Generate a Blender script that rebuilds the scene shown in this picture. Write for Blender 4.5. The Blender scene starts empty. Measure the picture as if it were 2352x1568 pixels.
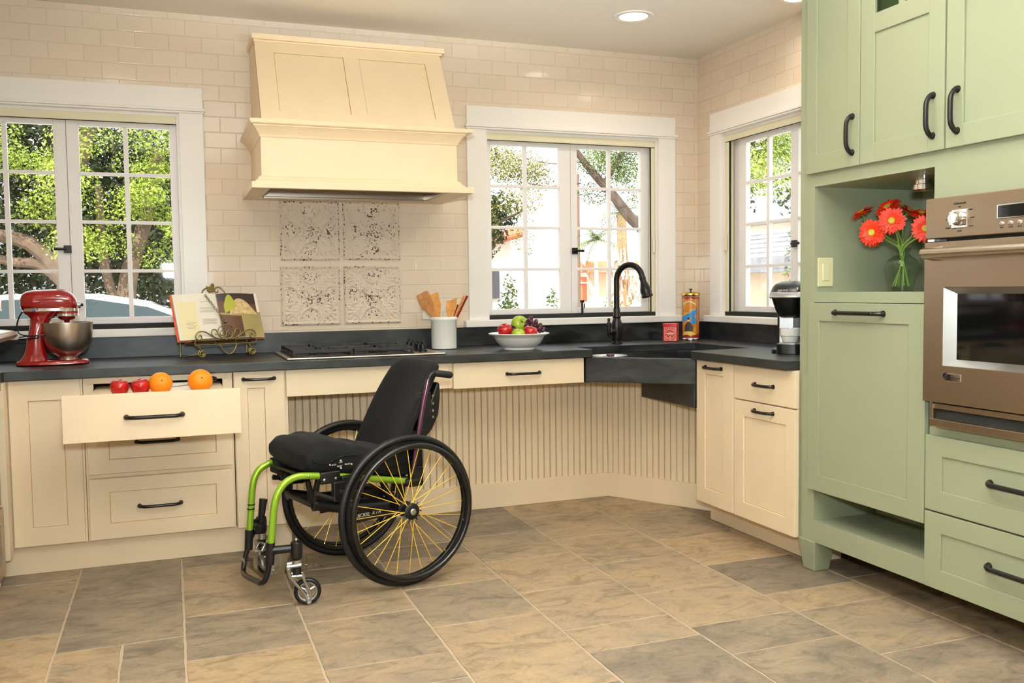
import bpy, bmesh, math, random
from mathutils import Matrix, Vector
random.seed(7)
SC = bpy.context.scene
COL = SC.collection
PI = math.pi
T = {}

SKY, SUN, FLASH, EXPO, CANS, FILL = 2.8, 8.5, 55, 0.0, 3.5, 360
# ------------------------------------------------------------------ helpers
def lin(r, g, b):
    f = lambda v: (v/255/12.92) if v/255 <= .04045 else ((v/255+.055)/1.055)**2.4
    return (f(r), f(g), f(b), 1)

def tag(o, label=None, cat=None, group=None, kind=None):
    if label: o['label'] = label
    if cat: o['category'] = cat
    if group: o['group'] = group
    if kind: o['kind'] = kind
    return o

def thing(name, label, cat, loc=(0, 0, 0), rz=0, group=None, kind=None):
    o = bpy.data.objects.new(name, None)
    o.empty_display_size = .05
    COL.objects.link(o)
    o.location = loc
    o.rotation_euler = (0, 0, rz)
    T[o] = Matrix.Translation(loc) @ Matrix.Rotation(rz, 4, 'Z')
    return tag(o, label, cat, group, kind)

def frame(origin, a, n):
    """a: along the face, b: up, n: out of the face"""
    a = Vector(a).normalized(); n = Vector(n).normalized(); b = Vector((0, 0, 1))
    return Matrix(((a.x, b.x, n.x, origin[0]), (a.y, b.y, n.y, origin[1]), (a.z, b.z, n.z, origin[2]), (0, 0, 0, 1)))

class MB:
    def __init__(s, M=None):
        s.v = []; s.f = []; s.m = []; s.M = M or Matrix(); s.mi = 0; s.sm = []; s.nb = 0
        s.smooth = False
    def add(s, vs, fs, smooth=None):
        o = len(s.v)
        s.v += [tuple(s.M @ Vector(p)) for p in vs]
        for f in fs:
            s.f.append([o+i for i in f]); s.m.append(s.mi); s.sm.append(s.smooth if smooth is None else smooth)
        return s
    def box(s, x0, y0, z0, x1, y1, z1):
        if x0 > x1: x0, x1 = x1, x0
        if y0 > y1: y0, y1 = y1, y0
        if z0 > z1: z0, z1 = z1, z0
        e = 3.5e-5*s.nb; s.nb = (s.nb+1) % 12          # no two boxes of one mesh share a plane exactly
        e = min(e, (x1-x0)/9, (y1-y0)/9, (z1-z0)/9); x0 += e; y0 += e; z0 += e; x1 -= e; y1 -= e; z1 -= e
        return s.add([(x0, y0, z0), (x1, y0, z0), (x1, y1, z0), (x0, y1, z0), (x0, y0, z1), (x1, y0, z1), (x1, y1, z1), (x0, y1, z1)],
                     [(0, 3, 2, 1), (4, 5, 6, 7), (0, 1, 5, 4), (1, 2, 6, 5), (2, 3, 7, 6), (3, 0, 4, 7)], False)
    def hexa(s, b, t):
        return s.add(list(b)+list(t), [(0, 3, 2, 1), (4, 5, 6, 7), (0, 1, 5, 4), (1, 2, 6, 5), (2, 3, 7, 6), (3, 0, 4, 7)], False)
    def framebox(s, o, i, n0, n1):
        (a0, b0, a1, b1), (c0, d0, c1, d1) = o, i
        O = [(a0, b0), (a1, b0), (a1, b1), (a0, b1)]; I = [(c0, d0), (c1, d0), (c1, d1), (c0, d1)]
        vs = [(*p, n) for n in (n0, n1) for p in O+I]
        fs = []
        for k in range(4):
            j = (k+1) % 4
            fs += [(8+k, 8+j, 12+j, 12+k), (k, 4+k, 4+j, j), (k, j, 8+j, 8+k), (4+k, 12+k, 12+j, 4+j)]
        return s.add(vs, fs, False)
    def prism(s, poly, z0, z1):
        n = len(poly)
        return s.add([(p[0], p[1], z0) for p in poly]+[(p[0], p[1], z1) for p in poly],
                     [tuple(range(n-1, -1, -1)), tuple(range(n, 2*n))]+[(i, (i+1) % n, n+(i+1) % n, n+i) for i in range(n)], False)
    def loft(s, rings, cap=True, smooth=True):
        n = len(rings[0]); vs = [p for r in rings for p in r]; fs = []
        for k in range(len(rings)-1):
            for i in range(n):
                j = (i+1) % n
                fs.append((k*n+i, k*n+j, (k+1)*n+j, (k+1)*n+i))
        s.add(vs, fs, smooth)
        if cap:
            o = len(s.v)-len(vs)
            for r in (list(range(n-1, -1, -1)), [(len(rings)-1)*n+i for i in range(n)]):
                s.f.append([o+i for i in r]); s.m.append(s.mi); s.sm.append(False)
        return s
    def tube(s, path, r, n=10, closed=False, cap=True, flat=1.0):
        P = [Vector(p) for p in path]; L = len(P)
        R = r if isinstance(r, (list, tuple)) else [r]*L
        rings = []; up = None
        for i, p in enumerate(P):
            if closed: t = P[(i+1) % L]-P[i-1]
            else: t = P[min(i+1, L-1)]-P[max(i-1, 0)]
            t.normalize()
            if up is None:
                up = Vector((0, 0, 1)) if abs(t.z) < .9 else Vector((1, 0, 0))
            up = (up-t*up.dot(t)).normalized()
            w = t.cross(up)
            rings.append([tuple(p+(up*math.cos(2*PI*k/n)+w*math.sin(2*PI*k/n)*flat)*R[i]) for k in range(n)])
        if closed: rings.append(rings[0]); cap = False
        return s.loft(rings, cap)
    def lathe(s, prof, n=24, c=(0, 0, 0), ax=None, ring=False):
        A = Matrix.Translation(c) @ (ax.to_4x4() if ax else Matrix())
        rings = [[tuple(A @ Vector((r*math.cos(2*PI*k/n), r*math.sin(2*PI*k/n), z))) for k in range(n)] for r, z in prof]
        if ring: rings.append(rings[0])
        return s.loft(rings, not ring)
    def ell(s, c, r, n=16, m=10):
        r = r if isinstance(r, (tuple, list)) else (r, r, r)
        rings = []
        for j in range(1, m):
            a = PI*j/m
            rings.append([(c[0]+r[0]*math.sin(a)*math.cos(2*PI*k/n), c[1]+r[1]*math.sin(a)*math.sin(2*PI*k/n), c[2]-r[2]*math.cos(a)) for k in range(n)])
        o = len(s.v)
        s.loft(rings, False)
        s.add([(c[0], c[1], c[2]-r[2]), (c[0], c[1], c[2]+r[2])], [])
        b = len(s.v)-2
        for k in range(n):
            s.f.append([b, o+(k+1) % n, o+k]); s.m.append(s.mi); s.sm.append(True)
            s.f.append([b+1, o+(m-2)*n+k, o+(m-2)*n+(k+1) % n]); s.m.append(s.mi); s.sm.append(True)
        return s
    def torus(s, R, r, c=(0, 0, 0), N=48, n=10, ax=None):
        A = Matrix.Translation(c) @ (ax.to_4x4() if ax else Matrix())
        return s.tube([tuple(A @ Vector((R*math.cos(2*PI*k/N), R*math.sin(2*PI*k/N), 0))) for k in range(N)], r, n, True)
    def cyl(s, p, q, r, n=16, r2=None):
        return s.tube([p, q], [r, r if r2 is None else r2], n)
    def build(s, name, mats, parent=None, bevel=0, local=False, seg=2, ang=35, sub=0):
        me = bpy.data.meshes.new(name)
        vs = s.v
        if parent is not None and not local:
            I = T[parent].inverted(); vs = [tuple(I @ Vector(p)) for p in vs]
        me.from_pydata(vs, [], s.f)
        mats = mats if isinstance(mats, (list, tuple)) else [mats]
        for m in mats: me.materials.append(m)
        me.polygons.foreach_set('material_index', s.m)
        me.polygons.foreach_set('use_smooth', s.sm)
        bm = bmesh.new(); bm.from_mesh(me)
        bmesh.ops.recalc_face_normals(bm, faces=bm.faces)
        bm.to_mesh(me); bm.free()
        if any(s.sm): me.set_sharp_from_angle(angle=math.radians(ang))
        me.update()
        o = bpy.data.objects.new(name, me)
        COL.objects.link(o)
        if parent is not None:
            o.parent = parent; T[o] = T[parent]
        else: T[o] = Matrix()
        if bevel:
            b = o.modifiers.new('bevel', 'BEVEL'); b.width = bevel; b.segments = seg; b.limit_method = 'ANGLE'; b.angle_limit = math.radians(40)
        if sub:
            b = o.modifiers.new('sub', 'SUBSURF'); b.levels = sub; b.render_levels = sub
        return o

def rename(o, n):
    o.name = n
    return o

def copy_tree(o, parent=None):
    c = o.copy(); COL.objects.link(c)
    if parent is not None: c.parent = parent
    T[c] = T.get(o, Matrix())
    for ch in list(o.children): copy_tree(ch, c)
    return c

def text(body, size, W, mat, parent, name='lettering', ext=.0004, align='CENTER', spacing=1.0, shear=0.0):
    cu = bpy.data.curves.new(name, 'FONT'); cu.body = body; cu.size = size; cu.extrude = ext
    cu.align_x = align; cu.align_y = 'CENTER'; cu.space_character = spacing; cu.shear = shear
    cu.materials.append(mat)
    f = bpy.data.objects.new('font', cu); COL.objects.link(f)
    me = bpy.data.meshes.new_from_object(f); me.name = name
    bpy.data.objects.remove(f); bpy.data.curves.remove(cu)
    if not me.materials: me.materials.append(mat)
    o = bpy.data.objects.new(name, me); COL.objects.link(o)
    o.parent = parent
    o.matrix_local = T[parent].inverted() @ W
    T[o] = T[parent]
    return o

def bez(p0, p1, p2, p3, n=10):
    out = []
    for i in range(n+1):
        t = i/n; a = (1-t)
        out.append(tuple(a**3*p0[k]+3*a*a*t*p1[k]+3*a*t*t*p2[k]+t**3*p3[k] for k in range(len(p0))))
    return out

def smooth_path(pts, n=6):
    P = [Vector(p) for p in pts]; out = []
    for i in range(len(P)-1):
        a = P[max(i-1, 0)]; b = P[i]; c = P[i+1]; d = P[min(i+2, len(P)-1)]
        for k in range(n):
            t = k/n
            out.append(tuple(.5*((2*b)+(c-a)*t+(2*a-5*b+4*c-d)*t*t+(3*b-a-3*c+d)*t**3)))
    out.append(tuple(P[-1]))
    return out

# ------------------------------------------------------------------ materials
def mat(name, col, rough=.5, metal=0, spec=.5, coat=0, bump=0, bscale=200, var=0, vscale=3, trans=0, ior=1.45, emit=None, estr=0, sheen=0, aniso=0):
    m = bpy.data.materials.new(name); m.use_nodes = True
    nt = m.node_tree; N = nt.nodes; L = nt.links
    b = N['Principled BSDF']
    col = lin(*col) if max(col) > 1 else (*col, 1)
    b.inputs['Base Color'].default_value = col
    b.inputs['Roughness'].default_value = rough
    b.inputs['Metallic'].default_value = metal
    b.inputs['Specular IOR Level'].default_value = spec
    b.inputs['Coat Weight'].default_value = coat
    b.inputs['Coat Roughness'].default_value = .08
    b.inputs['IOR'].default_value = ior
    b.inputs['Transmission Weight'].default_value = trans
    if sheen: b.inputs['Sheen Weight'].default_value = sheen
    if emit:
        b.inputs['Emission Color'].default_value = (*emit, 1); b.inputs['Emission Strength'].default_value = estr
    tc = N.new('ShaderNodeTexCoord')
    if var:
        n = N.new('ShaderNodeTexNoise'); n.inputs['Scale'].default_value = vscale; n.inputs['Detail'].default_value = 6
        L.new(tc.outputs['Object'], n.inputs['Vector'])
        mx = N.new('ShaderNodeMixRGB'); mx.blend_type = 'MULTIPLY'
        r = N.new('ShaderNodeMapRange'); r.inputs['From Min'].default_value = .3; r.inputs['From Max'].default_value = .7
        r.inputs['To Min'].default_value = 1-var; r.inputs['To Max'].default_value = 1+var*.3
        L.new(n.outputs['Fac'], r.inputs['Value'])
        mx.inputs['Fac'].default_value = 1; mx.inputs['Color1'].default_value = col
        L.new(r.outputs['Result'], mx.inputs['Color2']); L.new(mx.outputs['Color'], b.inputs['Base Color'])
    if bump:
        n = N.new('ShaderNodeTexNoise'); n.inputs['Scale'].default_value = bscale; n.inputs['Detail'].default_value = 4
        L.new(tc.outputs['Object'], n.inputs['Vector'])
        bp = N.new('ShaderNodeBump'); bp.inputs['Strength'].default_value = bump; bp.inputs['Distance'].default_value = .002
        L.new(n.outputs['Fac'], bp.inputs['Height']); L.new(bp.outputs['Normal'], b.inputs['Normal'])
    return m

M = {}
M['cream'] = mat('cream_paint', (243, 221, 187), .36, var=.05, vscale=5)
M['hoodcream'] = mat('hood_cream_paint', (245, 220, 184), .4, var=.04, vscale=5)
M['glaze'] = mat('antique_glaze', (190, 150, 95), .5)
M['darkglaze'] = mat('bead_glaze', (139, 104, 62), .6)
M['green'] = mat('green_paint', (152, 157, 129), .38)
M['darkgap'] = mat('dark_gap', (22, 22, 18), .8)
M['white'] = mat('white_trim_paint', (242, 235, 227), .35)
M['sash'] = mat('white_sash_paint', (240, 233, 229), .4)
M['screen'] = mat('cream_screen_cassette', (228, 218, 186), .5)
M['ceiling'] = mat('ceiling_paint', (238, 229, 215), .85)
M['plaster'] = mat('plaster_paint', (234, 228, 216), .8)
M['bronze'] = mat('oil_rubbed_bronze', (34, 29, 27), .34, .6, bump=.1, bscale=300)
M['blackmetal'] = mat('black_metal', (14, 13, 13), .38, .2)
M['steel'] = mat('stainless_steel', (196, 182, 166), .3, 1)
M['chrome'] = mat('chrome', (215, 213, 210), .1, 1)
M['alu'] = mat('brushed_aluminium', (190, 190, 188), .28, 1)
M['iron'] = mat('cast_iron', (16, 15, 15), .5, .2, bump=.3)
M['blackglass'] = mat('oven_black_glass', (8, 8, 8), .05, spec=.6)
M['fabric'] = mat('black_fabric', (7, 7, 8), .8, spec=.25, bump=.25, bscale=900, sheen=.03)
M['rubber'] = mat('black_rubber', (11, 11, 12), .45, spec=.4)
M['blackplastic'] = mat('black_plastic', (8, 8, 9), .28)
M['lime'] = mat('lime_green_metallic', (140, 186, 36), .28, .55, coat=.8)
M['purple'] = mat('plum_metallic', (80, 40, 66), .3, .6, coat=.5)
M['yellow'] = mat('yellow_spoke', (246, 200, 70), .35, .2)
M['red'] = mat('red_enamel', (136, 6, 9), .14, coat=1)
M['redspring'] = mat('red_spring', (190, 20, 18), .3)
M['tinred'] = mat('tin_red', (196, 26, 28), .3, coat=.4)
M['ceramic'] = mat('white_ceramic', (240, 237, 230), .12, coat=.6)
M['apple'] = mat('red_apple_skin', (178, 16, 18), .2, coat=.4, var=.35, vscale=18)
M['greenapple'] = mat('green_apple_skin', (160, 185, 50), .22, coat=.4, var=.12, vscale=14)
M['orange'] = mat('orange_peel', (244, 140, 12), .4, bump=.5, bscale=420)
M['grape'] = mat('dark_grape_skin', (74, 34, 44), .3, spec=.4, var=.2, vscale=30)
M['stem'] = mat('brown_stem', (96, 74, 40), .7)
M['wood'] = mat('light_wood', (214, 148, 72), .5, var=.2, vscale=40)
M['darkwood'] = mat('olive_wood', (176, 118, 62), .5, var=.35, vscale=60)
M['brass'] = mat('aged_brass', (196, 158, 74), .25, 1)
M['gold'] = mat('antique_gold_iron', (122, 106, 58), .45, .75)
M['paper'] = mat('page_paper', (240, 230, 216), .6)
M['paperyellow'] = mat('recipe_panel_yellow', (238, 224, 176), .6)
M['bookorange'] = mat('book_cover_orange', (216, 84, 28), .5)
M['ink'] = mat('grey_ink', (150, 140, 130), .7)
M['petal'] = mat('gerbera_petal', (222, 46, 6), .5, var=.25, vscale=60)
M['petaltip'] = mat('gerbera_inner', (236, 120, 20), .5)
M['disc'] = mat('gerbera_disc', (178, 170, 62), .7)
M['flowerstem'] = mat('flower_stem', (112, 140, 52), .5)
M['switch'] = mat('almond_plastic', (226, 220, 178), .35)
M['whiteplastic'] = mat('white_plastic', (235, 228, 214), .4)
M['knifeblade'] = mat('knife_blade', (190, 192, 194), .2, 1)
M['label'] = mat('label_white', (238, 226, 208), .5)
M['silver'] = mat('silver_plastic', (190, 190, 190), .3, .8)
M['lens'] = mat('lamp_lens', (255, 240, 225), .4, emit=(1, .9, .78), estr=9)
M['stucco'] = mat('white_stucco', (236, 228, 216), .9)
M['peach'] = mat('peach_stucco', (236, 214, 188), .9)
M['terracotta'] = mat('terracotta_tile', (206, 118, 84), .8, var=.25, vscale=2)
M['shingle'] = mat('grey_shingle', (150, 150, 156), .9, var=.3, vscale=4)
M['bark'] = mat('tree_bark', (92, 76, 64), .9, var=.4, vscale=6)
M['palebark'] = mat('pale_bark', (118, 98, 82), .9, var=.4, vscale=5)
M['leaf'] = mat('bright_leaf', (150, 168, 62), .5, var=.2, vscale=2)
M['leafshade'] = mat('shaded_leaf', (58, 70, 34), .6, var=.3, vscale=2)  # shade inside the tree crowns is put into this darker leaf colour
M['leafolive'] = mat('olive_leaf', (130, 128, 56), .55, var=.35, vscale=1.5)
M['leafmid'] = mat('mid_leaf', (98, 118, 54), .55, var=.3, vscale=2)
M['leafhedge'] = mat('autumn_hedge_leaf', (190, 158, 70), .6, var=.3, vscale=3)
M['carwhite'] = mat('white_car_paint', (236, 238, 240), .2, coat=1)
M['carglass'] = mat('car_window_glass', (40, 52, 52), .06, spec=.8)
M['driveway'] = mat('pale_driveway', (196, 190, 180), .9, var=.2, vscale=.6)
M['pole'] = mat('weathered_pole', (120, 96, 84), .9)
M['bluegrey'] = mat('blue_grey_siding', (176, 190, 214), .8)
M['windowdark'] = mat('dark_window', (70, 66, 70), .2)

def glass_mat(name, tint=(1, 1, 1), k=1.0):
    m = bpy.data.materials.new(name); m.use_nodes = True
    nt = m.node_tree; N = nt.nodes; L = nt.links; N.clear()
    o = N.new('ShaderNodeOutputMaterial'); t = N.new('ShaderNodeBsdfTransparent'); g = N.new('ShaderNodeBsdfGlossy')
    t.inputs['Color'].default_value = (*tint, 1); g.inputs['Roughness'].default_value = 0.02
    f = N.new('ShaderNodeLayerWeight'); f.inputs['Blend'].default_value = .5
    pw = N.new('ShaderNodeMath'); pw.operation = 'POWER'; pw.inputs[1].default_value = 4
    mu = N.new('ShaderNodeMath'); mu.operation = 'MULTIPLY_ADD'; mu.inputs[1].default_value = .55*k; mu.inputs[2].default_value = .022*k
    x = N.new('ShaderNodeMixShader')
    L.new(f.outputs['Facing'], pw.inputs[0]); L.new(pw.outputs[0], mu.inputs[0]); L.new(mu.outputs[0], x.inputs[0]); L.new(t.outputs[0], x.inputs[1]); L.new(g.outputs[0], x.inputs[2]); L.new(x.outputs[0], o.inputs[0])
    return m
M['glass'] = glass_mat('window_glass', (.97, .98, .97))
M['vaseglass'] = glass_mat('vase_glass', (.9, .94, .9), 1.6)
M['cabglass'] = glass_mat('frosted_cabinet_glass', (.55, .62, .52), 1)
M['clearplate'] = glass_mat('clear_footplate', (.8, .8, .78), 1.3)
M['canister'] = glass_mat('canister_glass', (.95, .95, .95), 1.5)

def tile_mat(name, axis, x0, z0):
    m = bpy.data.materials.new(name); m.use_nodes = True
    nt = m.node_tree; N = nt.nodes; L = nt.links; b = N['Principled BSDF']
    tc = N.new('ShaderNodeTexCoord'); sp = N.new('ShaderNodeSeparateXYZ'); cb = N.new('ShaderNodeCombineXYZ')
    L.new(tc.outputs['Object'], sp.inputs[0])
    ax = N.new('ShaderNodeMath'); ax.operation = 'SUBTRACT'; ax.inputs[1].default_value = x0
    L.new(sp.outputs[axis], ax.inputs[0]); L.new(ax.outputs[0], cb.inputs[0])
    az = N.new('ShaderNodeMath'); az.operation = 'SUBTRACT'; az.inputs[1].default_value = z0
    L.new(sp.outputs['Z'], az.inputs[0]); L.new(az.outputs[0], cb.inputs[1])
    def brick(ms, sm):
        k = N.new('ShaderNodeTexBrick'); L.new(cb.outputs[0], k.inputs['Vector'])
        k.inputs['Scale'].default_value = 1; k.inputs['Brick Width'].default_value = .1556; k.inputs['Row Height'].default_value = .0787
        k.inputs['Mortar Size'].default_value = ms; k.inputs['Mortar Smooth'].default_value = sm; k.inputs['Bias'].default_value = 0
        k.offset = .5; k.offset_frequency = 2
        return k
    k = brick(.0014, .3)
    k.inputs['Color1'].default_value = lin(232, 214, 192); k.inputs['Color2'].default_value = lin(228, 208, 185); k.inputs['Mortar'].default_value = lin(219, 201, 178)
    L.new(k.outputs['Color'], b.inputs['Base Color'])
    k2 = brick(.004, 1.0)
    iv = N.new('ShaderNodeMath'); iv.operation = 'SUBTRACT'; iv.inputs[0].default_value = 1
    L.new(k2.outputs['Fac'], iv.inputs[1])
    nz = N.new('ShaderNodeTexNoise'); nz.inputs['Scale'].default_value = 9; L.new(tc.outputs['Object'], nz.inputs['Vector'])
    ad = N.new('ShaderNodeMath'); ad.operation = 'MULTIPLY_ADD'; ad.inputs[1].default_value = .35
    L.new(nz.outputs['Fac'], ad.inputs[0]); L.new(iv.outputs[0], ad.inputs[2])
    bp = N.new('ShaderNodeBump'); bp.inputs['Strength'].default_value = .8; bp.inputs['Distance'].default_value = .0018
    L.new(ad.outputs[0], bp.inputs['Height']); L.new(bp.outputs['Normal'], b.inputs['Normal'])
    rr = N.new('ShaderNodeMapRange'); rr.inputs['To Min'].default_value = .1; rr.inputs['To Max'].default_value = .6
    L.new(k.outputs['Fac'], rr.inputs['Value']); L.new(rr.outputs['Result'], b.inputs['Roughness'])
    b.inputs['Specular IOR Level'].default_value = .5
    return m
M['tileback'] = tile_mat('wall_tile_back', 'X', .341, 2.3226)
M['tileright'] = tile_mat('wall_tile_right', 'Y', -.148, 2.3226)

def stone_mat():
    m = bpy.data.materials.new('slate_floor_tile'); m.use_nodes = True
    nt = m.node_tree; N = nt.nodes; L = nt.links; b = N['Principled BSDF']
    tc = N.new('ShaderNodeTexCoord'); at = N.new('ShaderNodeAttribute'); at.attribute_name = 'rnd'
    cb = N.new('ShaderNodeCombineXYZ')
    mu = N.new('ShaderNodeMath'); mu.operation = 'MULTIPLY'; mu.inputs[1].default_value = 57
    L.new(at.outputs['Fac'], mu.inputs[0]); L.new(mu.outputs[0], cb.inputs['Z'])
    ad = N.new('ShaderNodeVectorMath'); L.new(tc.outputs['Object'], ad.inputs[0]); L.new(cb.outputs[0], ad.inputs[1])
    mp = N.new('ShaderNodeMapping'); mp.inputs['Scale'].default_value = (1, 1.7, 1); mp.inputs['Rotation'].default_value = (0, 0, .15)
    L.new(ad.outputs[0], mp.inputs['Vector'])
    def noise(sc, det, dist, src=mp):
        n = N.new('ShaderNodeTexNoise'); n.inputs['Scale'].default_value = sc; n.inputs['Detail'].default_value = det; n.inputs['Distortion'].default_value = dist
        n.inputs['Roughness'].default_value = .62
        L.new(src.outputs[0], n.inputs['Vector']); return n
    n1 = noise(2.6, 8, .9); n2 = noise(7, 10, 1.4); n3 = noise(60, 6, .3)
    r1 = N.new('ShaderNodeValToRGB'); e = r1.color_ramp
    e.elements[0].position = .25; e.elements[0].color = lin(120, 107, 91)
    e.elements[1].position = .78; e.elements[1].color = lin(169, 145, 114)
    x = e.elements.new(.42); x.color = lin(143, 127, 108); x = e.elements.new(.58); x.color = lin(160, 139, 113)
    # the tile's own tint
    a2 = N.new('ShaderNodeMath'); a2.operation = 'MULTIPLY_ADD'; a2.inputs[1].default_value = .55; 
    L.new(at.outputs['Fac'], a2.inputs[0]); 
    s2 = N.new('ShaderNodeMath'); s2.operation = 'SUBTRACT'; s2.inputs[1].default_value = .275; L.new(n1.outputs['Fac'], s2.inputs[0]); L.new(s2.outputs[0], a2.inputs[2])
    L.new(a2.outputs[0], r1.inputs['Fac'])
    mx = N.new('ShaderNodeMixRGB'); mx.blend_type = 'MULTIPLY'; mx.inputs['Fac'].default_value = 1
    r2 = N.new('ShaderNodeValToRGB'); f = r2.color_ramp
    f.elements[0].position = .27; f.elements[0].color = (.5, .49, .47, 1); f.elements[1].position = .5; f.elements[1].color = (1, 1, 1, 1)
    y = f.elements.new(.68); y.color = (1.08, 1.05, 1.0, 1)
    L.new(n2.outputs['Fac'], r2.inputs['Fac']); L.new(r1.outputs['Color'], mx.inputs['Color1']); L.new(r2.outputs['Color'], mx.inputs['Color2'])
    # thin dark veins
    wv = noise(3.1, 12, 2.2)
    ab = N.new('ShaderNodeMath'); ab.operation = 'SUBTRACT'; ab.inputs[1].default_value = .5; L.new(wv.outputs['Fac'], ab.inputs[0])
    ac = N.new('ShaderNodeMath'); ac.operation = 'ABSOLUTE'; L.new(ab.outputs[0], ac.inputs[0])
    vr = N.new('ShaderNodeMapRange'); vr.inputs['From Max'].default_value = .012; vr.inputs['To Min'].default_value = .72; vr.inputs['To Max'].default_value = 1
    L.new(ac.outputs[0], vr.inputs['Value'])
    m2 = N.new('ShaderNodeMixRGB'); m2.blend_type = 'MULTIPLY'; m2.inputs['Fac'].default_value = .8
    L.new(mx.outputs['Color'], m2.inputs['Color1']); L.new(vr.outputs['Result'], m2.inputs['Color2'])
    m3 = N.new('ShaderNodeMixRGB'); m3.blend_type = 'OVERLAY'; m3.inputs['Fac'].default_value = .25
    L.new(m2.outputs['Color'], m3.inputs['Color1']); L.new(n3.outputs['Fac'], m3.inputs['Color2'])
    L.new(m3.outputs['Color'], b.inputs['Base Color'])
    b.inputs['Roughness'].default_value = .55; b.inputs['Specular IOR Level'].default_value = .35
    bp = N.new('ShaderNodeBump'); bp.inputs['Strength'].default_value = .5; bp.inputs['Distance'].default_value = .004
    L.new(n2.outputs['Fac'], bp.inputs['Height']); L.new(bp.outputs['Normal'], b.inputs['Normal'])
    return m
M['stone'] = stone_mat()
M['grout'] = mat('floor_grout', (182, 162, 138), .9, bump=.4, bscale=120)

def soap_mat():
    m = mat('black_soapstone', (44, 47, 48), .34, spec=.5)
    nt = m.node_tree; N = nt.nodes; L = nt.links; b = N['Principled BSDF']
    tc = N.new('ShaderNodeTexCoord'); n = N.new('ShaderNodeTexNoise'); n.inputs['Scale'].default_value = 5; n.inputs['Detail'].default_value = 9; n.inputs['Distortion'].default_value = 1.2
    mp = N.new('ShaderNodeMapping'); mp.inputs['Scale'].default_value = (1, 1, 2.5)
    L.new(tc.outputs['Object'], mp.inputs[0]); L.new(mp.outputs[0], n.inputs['Vector'])
    r = N.new('ShaderNodeValToRGB'); e = r.color_ramp
    e.elements[0].position = .32; e.elements[0].color = lin(9, 10, 10); e.elements[1].position = .75; e.elements[1].color = lin(52, 54, 53)
    L.new(n.outputs['Fac'], r.inputs['Fac']); L.new(r.outputs['Color'], b.inputs['Base Color'])
    rr = N.new('ShaderNodeMapRange'); rr.inputs['To Min'].default_value = .26; rr.inputs['To Max'].default_value = .46
    L.new(n.outputs['Fac'], rr.inputs['Value']); L.new(rr.outputs['Result'], b.inputs['Roughness'])
    return m
M['soap'] = soap_mat()

def chip_mat():
    m = mat('distressed_tin_paint', (218, 198, 172), .6)
    nt = m.node_tree; N = nt.nodes; L = nt.links; b = N['Principled BSDF']
    g = N.new('ShaderNodeNewGeometry'); at = N.new('ShaderNodeAttribute'); at.attribute_name = 'wear'
    n = N.new('ShaderNodeTexNoise'); n.inputs['Scale'].default_value = 92; n.inputs['Detail'].default_value = 2.5; n.inputs['Distortion'].default_value = .6
    L.new(g.outputs['Position'], n.inputs['Vector'])
    n2 = N.new('ShaderNodeTexNoise'); n2.inputs['Scale'].default_value = 11; L.new(g.outputs['Position'], n2.inputs['Vector'])
    a = N.new('ShaderNodeMath'); a.operation = 'MULTIPLY_ADD'; a.inputs[1].default_value = .16; L.new(at.outputs['Fac'], a.inputs[0]); L.new(n.outputs['Fac'], a.inputs[2])
    a2 = N.new('ShaderNodeMath'); a2.operation = 'MULTIPLY_ADD'; a2.inputs[1].default_value = .25; L.new(n2.outputs['Fac'], a2.inputs[0]); L.new(a.outputs[0], a2.inputs[2])
    r = N.new('ShaderNodeValToRGB'); e = r.color_ramp
    e.elements[0].position = .83; e.elements[0].color = lin(222, 203, 182); e.elements[1].position = .845; e.elements[1].color = lin(78, 54, 42)
    L.new(a2.outputs[0], r.inputs['Fac']); L.new(r.outputs['Color'], b.inputs['Base Color'])
    return m
M['chip'] = chip_mat()

def steel_brushed():
    m = mat('brushed_oven_steel', (176, 158, 138), .34, 1)
    nt = m.node_tree; N = nt.nodes; L = nt.links; b = N['Principled BSDF']
    tc = N.new('ShaderNodeTexCoord'); mp = N.new('ShaderNodeMapping'); mp.inputs['Scale'].default_value = (3, 3, 400)
    n = N.new('ShaderNodeTexNoise'); n.inputs['Scale'].default_value = 1; n.inputs['Detail'].default_value = 3
    L.new(tc.outputs['Object'], mp.inputs[0]); L.new(mp.outputs[0], n.inputs['Vector'])
    rr = N.new('ShaderNodeMapRange'); rr.inputs['To Min'].default_value = .26; rr.inputs['To Max'].default_value = .42
    L.new(n.outputs['Fac'], rr.inputs['Value']); L.new(rr.outputs['Result'], b.inputs['Roughness'])
    return m
M['ovensteel'] = steel_brushed()

def bowl_food():
    m = mat('grated_food', (226, 196, 140), .7, var=.4, vscale=80)
    return m
M['food'] = bowl_food()
M['photobrown'] = mat('photo_brown', (96, 58, 36), .5, var=.3, vscale=10)
M['photodark'] = mat('photo_dark', (52, 38, 34), .5)
M['photobowl'] = mat('photo_bowl', (170, 150, 96), .5, var=.2, vscale=8)
M['photolime'] = mat('photo_lime', (176, 176, 62), .5)
M['canorange'] = mat('canister_orange', (206, 130, 36), .35, coat=.5, var=.2, vscale=30)
M['canred'] = mat('canister_red_brown', (140, 34, 20), .35, coat=.5)
M['canblue'] = mat('canister_blue', (50, 132, 190), .4)
M['canyellow'] = mat('canister_yellow', (226, 190, 90), .4)
M['skin'] = mat('printed_skin', (226, 190, 160), .5)
M['shaker_white'] = M['whiteplastic']
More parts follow.
